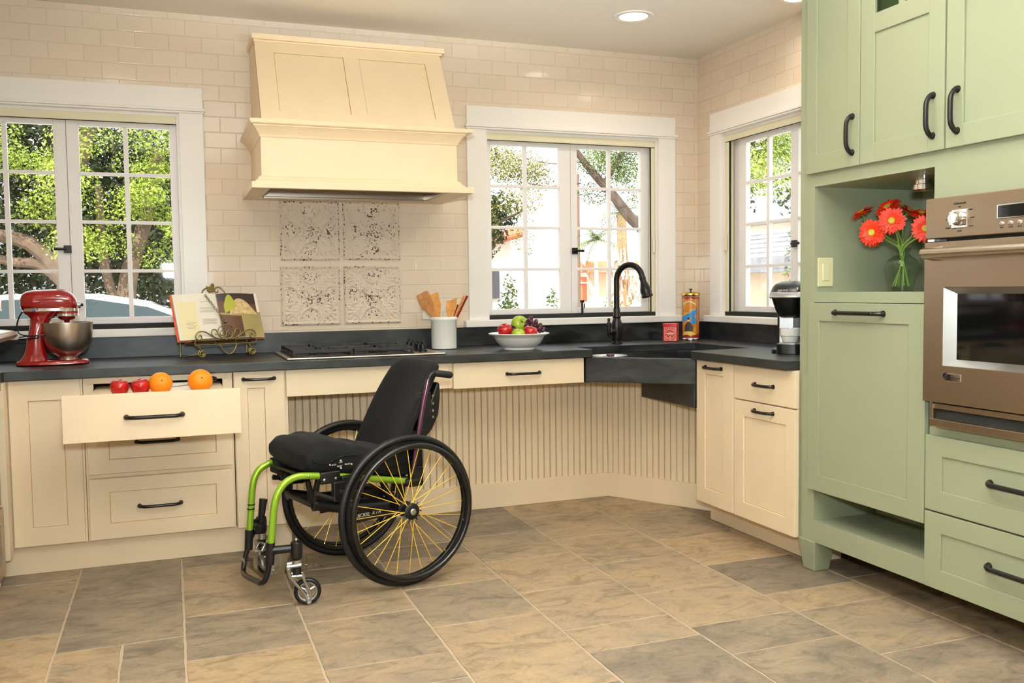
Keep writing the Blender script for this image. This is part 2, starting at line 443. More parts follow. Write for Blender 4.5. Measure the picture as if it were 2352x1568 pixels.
# ------------------------------------------------------------------ camera
f_px = 2087.87
R0 = ((0.9365, -0.35056, -0.012823), )
def cam_axes(y, p, r):
    cy, sy, cp, sp = math.cos(y), math.sin(y), math.cos(p), math.sin(p)
    fw = Vector((sy*cp, cy*cp, -sp)); rt = Vector((cy, -sy, 0)); dn = fw.cross(rt)
    return rt*math.cos(r)+dn*math.sin(r), dn*math.cos(r)-rt*math.sin(r), fw
rt, dn, fw = cam_axes(.357958649, .0564178755, .0128227258)
CAM = Vector((0, -4.92, 1.185))
cd = bpy.data.cameras.new('camera'); cam = bpy.data.objects.new('camera', cd); COL.objects.link(cam)
cd.sensor_width = 36; cd.sensor_fit = 'HORIZONTAL'; cd.lens = f_px/2352*36; cd.clip_start = .05; cd.clip_end = 300
up = -dn; bk = -fw
cam.matrix_world = Matrix(((rt.x, up.x, bk.x, CAM.x), (rt.y, up.y, bk.y, CAM.y), (rt.z, up.z, bk.z, CAM.z), (0, 0, 0, 1)))
SC.camera = cam

XL, XR, YF, ZC = -1.33, 3.084, -6.2, 2.59

# ------------------------------------------------------------------ room shell
def struct(o): o['kind'] = 'structure'; return o
W1 = (-.985, .065); W2 = (1.694, 2.80); W3 = (-1.43, -.275); WZ = (1.018, 2.09)

def floor():
    joints = {-3: [-1.1, -2.0, -3.1, -4.0, -4.8], -2: [-.9, -1.73, -2.35, -3.0, -3.8, -4.7], -1: [-.76, -1.41, -2.03, -2.24, -2.86, -3.5, -4.1, -4.9],
              0: [-.35, -1.615, -2.25, -2.66, -3.3, -3.9, -4.6], 1: [-.37, -.785, -1.425, -1.85, -2.46, -2.9, -3.5, -4.2], 2: [-.4, -1.03, -1.245, -1.66, -2.095, -2.305, -2.93, -3.6, -4.4],
              3: [-.2, -.832, -1.04, -1.442, -1.87, -2.5, -2.92, -3.5, -4.2], 4: [-.39, -.80, -1.215, -1.65, -2.07, -2.28, -2.9, -3.5, -4.3],
              5: [-.575, -1.0, -1.43, -1.838, -2.21, -2.467, -3.1, -3.7, -4.5], 6: [-.36, -.73, -1.2, -1.62, -2.027, -2.225, -2.645, -3.27, -3.9],
              7: [-.5, -1.15, -1.56, -1.99, -2.415, -3.0, -3.6, -4.3], 8: [-.7, -1.3, -1.9, -2.6, -3.2, -4.0]}
    xs = {-3: (-1.40, -1.235), -2: (-1.235, -.82), -1: (-.82, -.40), 0: (-.40, .008), 1: (.008, .412), 2: (.412, .826), 3: (.826, 1.241), 4: (1.241, 1.664), 5: (1.664, 2.104), 6: (2.104, 2.54), 7: (2.54, 2.95), 8: (2.95, 3.2)}
    rng = random.Random(11)
    mb = MB(); vals = []
    g = .0019
    def tile(x0, y0, x1, y1, h):
        # an irregular, slightly chipped edge
        def edge(p, q):
            n = max(2, int(math.dist(p, q)/.035)); nx, ny = -(q[1]-p[1]), q[0]-p[0]; l = math.hypot(nx, ny); out = []
            for i in range(n):
                t = i/n; w = rng.uniform(-.0013, .0024) if i else 0
                out.append((p[0]+(q[0]-p[0])*t+nx/l*w, p[1]+(q[1]-p[1])*t+ny/l*w))
            return out
        c = [(x0, y0), (x1, y0), (x1, y1), (x0, y1)]
        P = sum((edge(c[i], c[(i+1) % 4]) for i in range(4)), [])
        cx, cy = (x0+x1)/2, (y0+y1)/2
        n = len(P)
        low = [(p[0], p[1], -.006) for p in P]
        top = [(p[0]-.003*(1 if p[0] > cx else -1), p[1]-.003*(1 if p[1] > cy else -1), h) for p in P]
        mb.add(low+top, [tuple(range(n, 2*n))]+[(i, (i+1) % n, n+(i+1) % n, n+i) for i in range(n)], False)
        v = rng.random(); vals.extend([v]*(n+1))
    for c, ys in joints.items():
        x0, x1 = xs[c]; yy = [.0]+ys+[YF]
        for i in range(len(yy)-1):
            a, b = yy[i], yy[i+1]
            h = rng.uniform(-.0006, .0004)
            if c == 0 and a == -1.615:
                tile(x0+g, b+g, -.19-g, a-g, h); tile(-.19+g, b+g, x1-g, a-g, h); continue
            tile(x0+g, b+g, x1-g, a-g, h)
    mb.mi = 1
    n0 = len(mb.f)
    mb.add([(XL-.1, YF-.1, -.0025), (XR+.1, YF-.1, -.0025), (XR+.1, .1, -.0025), (XL-.1, .1, -.0025)], [(0, 1, 2, 3)])
    mb.box(XL-.1, YF-.1, -.12, XR+.1, .1, -.0065)
    vals.extend([0]*(len(mb.f)-n0))
    o = mb.build('floor', [M['stone'], M['grout']])
    a = o.data.attributes.new('rnd', 'FLOAT', 'FACE'); a.data.foreach_set('value', vals)
    return struct(o)
floor()
struct(MB().box(XL-.2, YF-.2, ZC, XR+.2, .2, ZC+.2).build('ceiling', M['ceiling']))
def wall_with_holes(name, m, lo, hi, holes, mk):
    mb = MB(); a = lo
    for h0, h1 in holes:
        mk(mb, a, h0, 0, ZC); mk(mb, h0, h1, 0, WZ[0]-.03); mk(mb, h0, h1, WZ[1]+.005, ZC); a = h1
    mk(mb, a, hi, 0, ZC)
    return struct(mb.build(name, m))
wall_with_holes('wall_back', M['tileback'], XL-.1, XR+.15, [W1, W2], lambda mb, a, b, z0, z1: mb.box(a, 0, z0, b, .15, z1))
wall_with_holes('wall_right', M['tileright'], YF-.1, 0, [W3], lambda mb, a, b, z0, z1: mb.box(XR, a, z0, XR+.15, b, z1))
struct(MB().box(XL-.15, YF-.1, 0, XL, 0, ZC).build('wall_left', M['plaster']))
struct(MB().box(XL, YF-.15, 0, XR, YF, ZC).build('wall_front', M['plaster']))

# ------------------------------------------------------------------ windows
def window(name, F, o0, o1, center, sashes, left_ext=.115, latch=True, track=None):
    """F: frame at the wall face; opening o0..o1; sash glass in a plane behind the wall face"""
    w = thing(name, None, None, tuple(F @ Vector(((o0+o1)/2, WZ[0], 0))), kind='structure')
    z0, z1 = WZ
    c = MB(F)
    for a0, a1 in ((o0-left_ext, o0), (o1, o1+.115)):
        c.box(a0, z0, -.004, a1, z1+.015, .02)
    c.build('casing', M['white'], w, .002)
    h = MB(F); h.box(o0-left_ext, z1+.012, -.004, o1+.115, z1+.13, .022)
    h.build('head_casing', M['white'], w, .002)
    h = MB(F); h.box(o0-left_ext-.010, z1+.012, -.004, o1+.127, z1+.026, .034); h.box(o0-left_ext-.005, z1+.002, -.004, o1+.121, z1+.012, .028)
    h.build('cap_molding', M['white'], w, .003)
    s = MB(F); s.box(o0-left_ext-.03, z0-.04, -.03, o1+.115+.04, z0, .05); s.box(o0, z0-.04, -.16, o1, z0-.001, .0)
    s.build('sill', M['white'], w, .006, seg=3)
    j = MB(F)
    j.box(o0-.001, z0, -.15, o0+.012, z1, -.003); j.box(o1-.012, z0, -.15, o1+.001, z1, -.003); j.box(o0, z1-.012, -.15, o1, z1+.006, -.003)
    j.build('jamb', M['white'], w)
    k = MB(F); k.box(o0+.012, z1-.05, -.045, o1-.012, z1-.001, -.006)
    k.build('screen_cassette', M['screen'], w, .003)
    k = MB(F)
    if track in ('right', 'both'): k.box(o1-.036, z0+.02, -.045, o1-.012, z1-.05, -.012)
    if track in ('left', 'both'): k.box(o0+.012, z0+.02, -.045, o0+.045, z1-.05, -.012)
    if track:
        k.build('screen_track', M['screen'], w, .002)
        g = MB(F)
        if track in ('left', 'both'): g.box(o0+.0165, 1.40, -.012, o0+.032, 1.50, .002)
        if track in ('right', 'both'): g.box(o1-.030, 1.40, -.012, o1-.016, 1.50, .002)
        g.build('screen_pull', M['screen'], w, .005)
        g = MB(F)
        if track in ('right', 'both'): g.box(o1-.0405, z0+.02, -.024, o1-.036, z1-.05, -.014)
        if track in ('left', 'both'): g.box(o0+.045, z0+.02, -.024, o0+.05, z1-.05, -.014)
        g.build('screen_edge', M['darkgap'], w)
    d = MB(F); d.box(o0+.013, z0, -.058, o1-.013, z0+.024, -.008); d.box(o0+.013, z1-.053, -.016, o1-.013, z1-.0495, -.011)
    d.build('brush_seal', M['darkgap'], w)
    zt, zb = 2.045, 1.042
    gz = (1.075, 2.019)
    for (a0, a1, g0, g1, v) in sashes:
        s = MB(F); n0, n1 = -.085, -.052
        s.box(a0, zb, n0, g0, zt, n1); s.box(g1, zb, n0, a1, zt, n1)
        s.box(g0, zb, n0, g1, gz[0], n1); s.box(g0, gz[1], n0, g1, zt, n1)
        s.box(v-.011, gz[0], n0+.004, v+.011, gz[1], n1-.004)
        for z in (1.787, 1.549, 1.306): s.box(g0, z-.008, n0+.004, g1, z+.008, n1-.004)
        so = s.build('sash', M['sash'], w, .0025)
        MB(F).box(g0-.003, gz[0]-.003, -.071, g1+.003, gz[1]+.003, -.067).build('glass_pane', M['glass'], so)
    # frame stops beyond the sash edges
    e = MB(F)
    e.box(o0+.012, zb-.012, -.09, sashes[0][0], zt+.01, -.06); e.box(sashes[-1][1], zb-.012, -.09, o1-.012, zt+.01, -.06); e.box(o0+.012, zt, -.09, o1-.012, z1-.012, -.06); e.box(o0+.012, z0, -.09, o1-.012, zb+.001, -.06)
    e.build('frame_stop', M['sash'], w)
    if latch:
        l = MB(F); s = latch
        l.box(center-.018*s-.014, 1.395, -.053, center-.018*s+.020, 1.432, -.036)
        l.tube([tuple(F.inverted() @ (F @ Vector((center+(.006 if s < 0 else -.02)*1, 1.414, -.034)))), (center-.075*s, 1.414, -.030)], [.006, .0085], 8)
        l.build('latch', M['bronze'], w, .0015)
    return w
FB = frame((0, 0, 0), (1, 0, 0), (0, -1, 0))
window('window_1', FB, W1[0], W1[1], -.452, [(-.968, -.457, -.935, -.513, -.725), (-.455, .053, -.400, .017, -.188)], latch=1)
w2 = window('window_2', FB, W2[0], W2[1], 2.244, [(1.714, 2.243, 1.743, 2.172, 1.957), (2.245, 2.765, 2.287, 2.713, 2.502)], latch=-1, track='right')
# casement stay at the bottom of window 2
s = MB(FB); s.cyl((2.305, 1.04, -.03), (2.303, 1.105, -.03), .007, 10); s.box(2.294, 1.105, -.04, 2.312, 1.12, -.02); s.cyl((2.315, 1.10, -.024), (2.315, 1.072, -.024), .004, 8)
s.build('casement_stay', M['bronze'], w2)
FR = frame((XR, 0, 0), (0, -1, 0), (-1, 0, 0))
window('window_3', FR, -W3[1], -W3[0], .86, [(.362, .853, .431, .838, .634), (.855, 1.345, .90, 1.31, 1.105)], latch=-1, track='left', left_ext=.108)

# ------------------------------------------------------------------ cabinet building
def shaker(name, F, rect, parent, mat_, panel=None, thick=.02, panels=None, depth=.007, glaze=True, bevel=.0018):
    a0, b0, a1, b1 = rect
    mb = MB(F)
    ps = panels or ([panel] if panel else [])
    if not ps:
        mb.box(a0, b0, -thick, a1, b1, 0)
    else:
        pb0 = min(p[1] for p in ps); pb1 = max(p[3] for p in ps)
        mb.framebox((a0, b0, a1, b1), (ps[0][0], pb0, ps[-1][2], pb1), -thick, 0)
        for i in range(len(ps)-1): mb.box(ps[i][2], pb0, -thick, ps[i+1][0], pb1, 0)
        for p in ps: mb.box(p[0]-.001, p[1]-.001, -thick, p[2]+.001, p[3]+.001, -depth)
        if glaze:
            mb.mi = 1; e = .0022; n = -depth+.0004
            for p in ps:
                for (x0, y0, x1, y1) in ((p[0], p[1], p[0]+e, p[3]), (p[2]-e, p[1], p[2], p[3]), (p[0], p[1], p[2], p[1]+e), (p[0], p[3]-e, p[2], p[3])):
                    mb.add([(x0, y0, n), (x1, y0, n), (x1, y1, n), (x0, y1, n)], [(0, 1, 2, 3)])
    return mb.build(name, [mat_, M['glaze']] if glaze else mat_, parent, bevel)

def pull(F, a, b, L, parent, vertical=False, m=None, r=.0068):
    h = L/2
    pts = [(-h, .0), (-h+.002, .012), (-h+.012, .022), (-h+.026, .029), (-h+.045, .031)]
    pts = pts+[(-p[0], p[1]) for p in reversed(pts)]
    pts = smooth_path([(p[0], p[1], 0) for p in pts], 4)
    P = [((a, b+p[0], p[1]) if vertical else (a+p[0], b, p[1])) for p in pts]
    mb = MB(F); mb.tube(P, r, 10)
    for s in (-h, h):
        c = (a, b+s, 0) if vertical else (a+s, b, 0)
        mb.tube([c, (c[0], c[1], .006), (c[0], c[1], .014)], [r*1.5, r*1.35, r*.9], 10)
    return mb.build('handle', m or M['bronze'], parent)

CF = M['cream']
yF = -.655
FC = frame((0, yF, 0), (1, 0, 0), (0, -1, 0))     # cabinet door fronts on the back run
yb = yF+.0205                                      # carcass fronts
# tall door cabinet
t = thing('base_cabinet', 'cream cabinet with one tall door under the counter below the red mixer', 'cabinet', (-.51, -.32, 0))
MB().box(-.70, yb, .121, -.368, -.024, .834).build('body', CF, t, .001)
shaker('door', FC, (-.648, .128, -.3765, .832), t, CF, (-.576, .205, -.442, .745))
# drawer stack with the top drawer pulled open
t = thing('drawer_cabinet', 'cream three-drawer cabinet with its top drawer pulled open holding fruit', 'cabinet', (-.06, -.32, 0))
b = MB(); 
b.box(-.366, yb, .121, -.345, -.024, .834); b.box(.227, yb, .121, .248, -.024, .834); b.box(-.366, yb, .121, .248, -.024, .14); b.box(-.366, -.04, .121, .248, -.024, .834)
b.box(-.366, yb, .804, .248, yb+.02, .834); b.box(-.36, yb+.004, .125, .24, yb+.016, .622); b.box(-.366, yb, .598, .248, yb+.02, .622); b.box(-.366, yb, .395, .248, yb+.02, .41)
b.box(-.366, yb, .622, -.325, yb+.02, .804); b.box(.205, yb, .622, .248, yb+.02, .804); b.box(-.366, yb, .818, .248, -.02, .834)
b.build('body', CF, t, .001)
def front(z0, z1, panel):
    d = shaker('drawer', FC, (-.357, z0, .241, z1), t, CF, panel)
    return d
d = front(.413, .612, (-.272, .474, .17, .56)); pull(FC, -.075, .545, .17, d)
d = front(.128, .393, (-.276, .195, .165, .332)); pull(FC, -.072, .262, .17, d)
yo = -1.085
FO = frame((0, yo, 0), (1, 0, 0), (0, -1, 0))
d = shaker('drawer', FO, (-.405, .618, .253, .802), t, CF)
tag(d, 'open top drawer with a flat plain front')
pull(FO, -.075, .708, .205, d, r=.0078)
bx = MB()
bx.box(-.318, yo+.02, .64, -.303, -.50, .768); bx.box(.184, yo+.02, .64, .199, -.50, .768); bx.box(-.318, -.515, .64, .199, -.50, .76); bx.box(-.318, yo+.02, .633, .199, -.50, .642)
bx.build('drawer_box', CF, d, .001)
MB().box(-.318, yo+.021, .769, .199, -.52, .782).build('pull_out_board', M['cream'], d, .001)
# narrow pull-out
t = thing('pull_out_cabinet', 'narrow cream pull-out cabinet beside the knee space under the cooktop', 'cabinet', (.365, -.32, 0))
MB().box(.252, yb, .121, .492, -.024, .834).build('body', CF, t, .001)
d = shaker('door', FC, (.254, .118, .476, .832), t, CF, (.312, .19, .388, .755)); pull(FC, .363, .797, .135, d)
t = thing('toe_kick', 'long cream toe kick board under the left base cabinets', 'toe kick', (-.1, -.59, 0))
tag(MB().box(-.70, -.612, 0, .497, -.59, .118).build('board', CF, t, .001))
MB().box(.478, -.60, .0, .497, -.305, .12).build('end_return', CF, t, .001)
# shallow drawers over the knee space
t = thing('cooktop_apron', 'plain cream apron panel without handle under the cooktop front', 'panel', (.87, -.40, .71))
MB(FC).box(.484, .708, -.02, 1.260, .832, 0).build('front_panel', CF, t, .0015)
MB().box(.484, yb, .715, 1.264, yb+.02, .834).box(.50, -.62, .74, .515, -.09, .834).build('body', CF, t)
t = thing('shallow_drawer_unit', 'shallow cream drawer with one bronze pull between wheelchair and sink', 'drawer', (1.63, -.36, .70))
MB().box(1.264, yb-.004, .706, 1.284, -.06, .834).box(1.284, yb, .715, 1.985, -.06, .834).build('body', CF, t, .001)
d = shaker('drawer', FC, (1.287, .703, 1.991, .830), t, CF); pull(FC, 1.655, .766, .175, d)

# beadboard knee-space panels
def beadboard(name, label, p, q, ztop, z0=.118, notch=None):
    L = math.dist(p, q); a = ((q[0]-p[0])/L, (q[1]-p[1])/L, 0); n = (a[1], -a[0], 0)
    F = frame((p[0], p[1], 0), a, n)
    t = thing(name, label, 'wall panel', (*[(p[i]+q[i])/2 for i in (0, 1)], z0))
    mb = MB(F); mb.mi = 1; mb.box(0, z0, -.018, L, ztop, -.004)
    if notch: mb.box(0, z0, -.0181, notch[0], notch[1], -.0041)
    mb.mi = 0; s = 0
    zt0 = ztop
    while s < L:
        ztop = notch[1] if notch and s < notch[0]-.03 else zt0
        e = min(s+.0295, L); mb.box(s, z0, -.004, e, ztop, 0)
        if e+.0024 < L: mb.box(e+.0024, z0, -.004, min(e+.0052, L), ztop, -.0004)
        s += .0366
    mb.build('boards', [CF, M['darkglaze']], t)
    return F, L
F1, L1 = beadboard('beadboard_panel', 'cream beadboard panel along the back of the knee space behind the wheelchair', (.497, -.283), (2.316, -.270), .70)
F2, L2 = beadboard('beadboard_panel', 'cream beadboard panel set at an angle under the corner sink', (2.318, -.270), (2.705, -.882), .585, notch=(.232, .703))
struct(MB(F1).box(0, 0, -.01, L1+.004, .135, .012).build('baseboard_back', CF, bevel=.002))
struct(MB(F2).box(-.006, 0, -.01, L2, .135, .012).build('baseboard_corner', CF, bevel=.002))

# right run
xF = 2.425
FRc = frame((xF, 0, 0), (0, -1, 0), (-1, 0, 0))
t = thing('narrow_cabinet', 'narrow cream cabinet with a short bronze pull right of the black sink', 'cabinet', (2.74, -1.19, 0))
MB().box(xF+.021, -1.354, .125, XR-.026, -1.042, .834).build('body', CF, t, .001)
d = shaker('door', FRc, (1.040, .13, 1.349, .833), t, CF, (1.114, .205, 1.268, .766)); pull(FRc, 1.19, .80, .135, d)
t = thing('drawer_door_cabinet', 'cream cabinet with drawer over door between narrow cabinet and green cabinet', 'cabinet', (2.74, -1.58, 0))
MB().box(xF+.021, -1.784, .125, XR-.026, -1.356, .834).build('body', CF, t, .001)
d = shaker('drawer', FRc, (1.362, .675, 1.80, .833), t, CF); pull(FRc, 1.588, .753, .132, d)
d = shaker('door', FRc, (1.362, .13, 1.80, .669), t, CF, (1.434, .204, 1.738, .598)); pull(FRc, 1.586, .636, .132, d)
t = thing('toe_kick', 'short cream toe kick board under the cabinets right of the sink', 'toe kick', (2.57, -1.36, 0))
MB().box(2.56, -1.764, 0, 2.58, -.955, .126).box(2.56, -.967, 0, 2.70, -.955, .126).box(2.58, -1.764, 0, 2.70, -1.752, .126).build('board', CF, t, .001)

# ------------------------------------------------------------------ worktop, sink
zT = .875; zU = .835
t = thing('worktop', 'dark soapstone worktop running round the corner with its low backsplash', 'worktop', (1.2, -.34, zU))
poly = [(-1.32, -.022), (-1.32, -.738), (-.662, -.738), (-.655, -.69), (2.026, -.69), (2.026, -.468), (2.772, -.468), (2.772, -1.0), (2.402, -1.033), (2.386, -1.05), (2.386, -1.784), (XR-.001, -1.784), (XR-.001, -.002), (-1.32, -.002)]
MB().prism(poly, zU, zT).build('slab', M['soap'], t, .003)
MB().box(-1.32, -.024, zT, XR-.023, -.002, .978).build('backsplash', M['soap'], t, .002)
MB().box(XR-.024, -1.784, zT, XR-.002, -.024, .978).build('backsplash', M['soap'], t, .002)
t = thing('apron_sink', 'black soapstone corner sink with an angled apron front and deep right basin', 'sink', (2.3, -.75, .59))
pa = (1.996, -.663); pq = (2.424, -1.036)
L = math.dist(pa, pq); a = ((pq[0]-pa[0])/L, (pq[1]-pa[1])/L, 0); n = (a[1], -a[0], 0)
FS = frame((pa[0], pa[1], 0), a, n)
MB(FS).box(0, .706, -.03, L, .8345, 0).build('apron', M['soap'], t, .004)
k = MB()
k.box(2.0, -.472, .70, 2.76, -.448, zU-.001)                       # back side
k.box(2.758, -1.03, .60, 2.782, -.448, zU-.001)                    # right side
k.box(2.43, -1.034, .60, 2.76, -1.012, zU-.001)
k.box(2.0, -.66, .70, 2.022, -.45, zU-.001)
k.prism([(2.0, -.45), (2.03, -.67), (2.42, -1.015), (2.43, -.45)], .706, .722)
k.build('basin', M['soap'], t, .002)
k = MB(); k.box(2.418, -1.03, .588, 2.78, -.49, .712)
k.build('deep_basin', M['soap'], t, .003)
# ------------------------------------------------------------------ range hood
HC = M['hoodcream']
t = thing('range_hood', 'large cream wooden range hood with sloped two-panel top over the cooktop', 'range hood', (.89, -.30, 1.668))
hx0, hx1, hy = .362, 1.430, -.592
l = MB(); z0, z1 = 1.668, 1.697
l.framebox((hx0, hy, hx1, -.002), (.440, -.565, 1.305, -.12), z0, z1)
l.build('bottom_lip', HC, t, .003)
# base moulding above the lip
def ring_profile(mb, prof, x0, x1, y, close=True):
    """prof: (offset outwards, z); left side, front, right side mitred"""
    rows = []
    for o, z in prof:
        rows.append([(x0-o, -.002, z), (x0-o, y-o, z), (x1+o, y-o, z), (x1+o, -.002, z)])
    for i in range(len(rows)-1):
        A, B = rows[i], rows[i+1]
        mb.add(A+B, [(k, k+1, 5+k, 4+k) for k in range(3)], False)
bx0, bx1, by = .410, 1.356, -.548
m = MB(); ring_profile(m, [(0, 1.69), (.030, 1.690), (.030, 1.703), (.022, 1.708), (.012, 1.722), (.004, 1.728), (0, 1.728)], bx0, bx1, by)
m.build('base_molding', HC, t)
b = MB(); b.box(bx0, by, 1.690, bx0+.02, -.002, 1.98); b.box(bx1-.02, by, 1.690, bx1, -.002, 1.98); b.box(bx0, by, 1.690, bx1, by+.02, 1.98)
b.build('fascia_box', HC, t, .002)
m = MB(); ring_profile(m, [(0, 1.905), (.004, 1.906), (.006, 1.912), (.008, 1.918), (.014, 1.928), (.022, 1.940), (.030, 1.950), (.034, 1.953), (.034, 1.958), (.044, 1.962), (.046, 1.966), (0, 1.966)], bx0, bx1, by)
m.box(hx0, hy, 1.966, hx1, -.002, 1.983)
m.build('crown_molding', HC, t)
# sloped panelled top
ux0, ux1 = .418, 1.354
p0 = Vector((0, -.534, 1.983)); p1 = Vector((0, -.268, 2.422))
up_ = (p1-p0); Ls = up_.length; up_.normalize(); nn = Vector((0, -up_.z, up_.y))
FH = Matrix(((1, up_.x, nn.x, 0), (0, up_.y, nn.y, p0.y), (0, up_.z, nn.z, p0.z), (0, 0, 0, 1)))
shaker('sloped_panel', FH, (ux0, 0, ux1, Ls), t, HC, panels=[(ux0+.088, .065, (ux0+ux1)/2-.042, Ls-.075), ((ux0+ux1)/2+.036, .065, ux1-.088, Ls-.075)])
for x in (ux0, ux1-.02):
    s = MB(); s.hexa([(x, p0.y+.012, p0.z), (x+.02, p0.y+.012, p0.z), (x+.02, -.002, p0.z), (x, -.002, p0.z)], [(x, p1.y+.012, p1.z), (x+.02, p1.y+.012, p1.z), (x+.02, -.002, p1.z), (x, -.002, p1.z)])
    s.build('side_panel', HC, t)
c = MB(); c.box(ux0-.012, -.292, 2.42, ux1+.022, -.002, 2.446); c.box(ux0-.004, -.28, 2.410, ux1+.012, -.002, 2.42)
c.build('top_cap', HC, t, .002)
i = MB(); i.box(.441, -.526, 1.672, 1.304, -.518, 1.78); i.box(.441, -.13, 1.672, 1.304, -.121, 1.78); i.box(.441, -.526, 1.672, .452, -.121, 1.78); i.box(1.293, -.526, 1.672, 1.304, -.121, 1.78)
i.box(.441, -.526, 1.775, 1.304, -.121, 1.785); i.box(.441, -.566, 1.674, 1.304, -.52, 1.682)
ln = i.build('steel_liner', M['steel'], t, .002)
i = MB(); i.box(.452, -.16, 1.662, 1.293, -.128, 1.674); i.build('grease_channel', M['steel'], ln, .003)

# ------------------------------------------------------------------ embossed tin tiles
def tin(name, x0, z0, label, seed, sz=.311):
    rng = random.Random(seed)
    N = 84; vs = []; fs = []; wear = []
    def H(x, y):
        ax, ay = abs(x), abs(y); mx = max(ax, ay)
        p = (ax+ay)/1.41421; q = (ax-ay)/1.41421; h = 0
        if mx > .88:
            return .35+.5*math.exp(-((mx-.95)/.028)**2)
        h += .25*math.exp(-((mx-.84)/.012)**2)
        r = math.hypot(x, y); th = math.atan2(y, x)
        h += .75*math.exp(-((r-.25)/.022)**2)
        if r < .22: h += .45+.25*math.cos(8*th)*(r/.22)*(1-r/.22)*3+.35*math.exp(-(r/.055)**2)
        # acanthus leaf along the diagonal
        if .26 < p < .98:
            tt = (p-.26)/.72; w = .27*math.sin(PI*min(1, tt*1.02))**.6*(.62+.38*abs(math.cos(tt*PI*3.4)))+.015
            if abs(q) < w: h += .70*(1-(q/w)**2)**.45*(.80+.20*math.cos(2*PI*(p*7-abs(q)*6)))+.25*math.exp(-(q/.02)**2)
        # shell fan in the corner
        d = math.hypot(p-.80, q); an = math.atan2(q, p-.80)
        if .1 < d < .38 and abs(an) < 1.25: h += .8*(.5+.5*math.cos(an*11))*math.exp(-((d-.25)/.11)**2)
        # scrolls
        for s in (-1, 1):
            dx, dq = p-.80, q*s-.36
            r1 = math.hypot(dx, dq); t1 = math.atan2(dq, dx)
            sp = .115-.035*((t1+PI)/(2*PI))
            h += .55*math.exp(-((r1-sp)/.022)**2)*(1 if r1 < .16 else 0)
            r2 = math.hypot(p-.52, q*s-.56)
            if q*s < .46 and .28 < p < .86: h += .62*math.exp(-((r2-.35)/.03)**2)
        # side buds
        bx, by_ = (ax, ay) if ax > ay else (ay, ax)
        rb = math.hypot(bx-.36, by_*1.4)
        h += .55*math.exp(-((rb-.06)/.025)**2)
        return min(h, 1.25)
    for j in range(N+1):
        for i in range(N+1):
            x = -1+2*i/N; y = -1+2*j/N
            vs.append((x0+sz*i/N, -.004-.0105*H(x, y), z0+sz*j/N))
            r = math.hypot(x, y); mx = max(abs(x), abs(y))
            wear.append(1.0*math.exp(-(r/.42)**2)*(.75 if y > 0 else 1.15)+(.75 if mx > .94 else 0)+.25*math.exp(-((mx-.86)/.06)**2)+rng.uniform(-.06, .06))
    for j in range(N):
        for i in range(N):
            a = j*(N+1)+i; fs.append((a, a+1, a+N+2, a+N+1))
    t = thing(name, label, 'wall tile', (x0+sz/2, 0, z0))
    mb = MB(); mb.add(vs, fs, True)
    nb = len(mb.v)
    mb.box(x0, -.0045, z0, x0+sz, -.0005, z0+sz); wear += [.8]*(len(mb.v)-nb)
    o = mb.build('embossed_panel', M['chip'], t, ang=60)
    at = o.data.attributes.new('wear', 'FLOAT', 'POINT'); at.data.foreach_set('value', wear)
tin('tin_tile', .546, 1.356, 'distressed embossed tin tile, upper left of four under the hood', 1)
tin('tin_tile', .877, 1.358, 'distressed embossed tin tile, upper right of four under the hood', 2)
tin('tin_tile', .543, 1.013, 'distressed embossed tin tile, lower left of four above the cooktop', 3)
tin('tin_tile', .875, 1.014, 'distressed embossed tin tile, lower right of four behind the cooktop', 4)

# ------------------------------------------------------------------ outlet
t = thing('outlet_plate', 'pale rectangular outlet plate on tiles behind the white utensil crock', 'outlet', (1.348, 0, 1.028))
MB().box(1.309, -.007, 1.028, 1.388, -.0005, 1.110).build('plate', M['whiteplastic'], t, .002)
o = MB(); o.box(1.330, -.009, 1.044, 1.366, -.006, 1.094); o.build('socket', M['whiteplastic'], t, .001)
o = MB(); o.box(1.340, -.0096, 1.052, 1.343, -.0088, 1.062); o.box(1.352, -.0096, 1.052, 1.355, -.0088, 1.062); o.box(1.340, -.0096, 1.076, 1.343, -.0088, 1.086); o.box(1.352, -.0096, 1.076, 1.355, -.0088, 1.086)
o.build('slots', M['darkgap'], t)

# ------------------------------------------------------------------ cooktop
zT = .8754
t = thing('gas_cooktop', 'black gas cooktop with cast iron grates and thin steel rim', 'cooktop', (.87, -.40, zT))
MB().box(.490, -.662, zT, 1.248, -.135, zT+.010).build('steel_tray', M['steel'], t, .004)
MB().box(.512, -.640, zT+.0102, 1.10, -.157, zT+.014).build('black_pan', M['iron'], t, .003)
def grate(x0, x1, y0, y1, z):
    g = MB(); h = .026; w = .013
    for (a0, b0, a1, b1) in ((x0, y0, x1, y0+w), (x0, y1-w, x1, y1), (x0, y0, x0+w, y1), (x1-w, y0, x1, y1)):
        g.box(a0, b0, z+.016, a1, b1, z+h+.006)
    for cy in ((y0*.73+y1*.27), (y0*.27+y1*.73)):
        cx = (x0+x1)/2
        for dx, dy in ((1, 0), (-1, 0), (0, 1), (0, -1)):
            ex = (x1 if dx > 0 else x0 if dx < 0 else cx); ey = cy+dy*.118
            sx, sy = cx+dx*.045, cy+dy*.045
            g.box(min(sx, ex)-(.006 if dx == 0 else 0), min(sy, ey)-(.006 if dy == 0 else 0), z+.02, max(sx, ex)+(.006 if dx == 0 else 0), max(sy, ey)+(.006 if dy == 0 else 0), z+h+.010)
    g.box(x0, (y0+y1)/2-.007, z+.016, x1, (y0+y1)/2+.007, z+h+.006)
    for fx in (x0, x1-w):
        for fy in (y0, y1-w, (y0+y1)/2-.006): g.box(fx, fy, z, fx+w, fy+w, z+.02)
    return g
zg = zT+.012
for (x0, x1) in ((.520, .800), (.806, 1.094)):
    grate(x0, x1, -.632, -.165, zg).build('grate', M['iron'], t, .002)
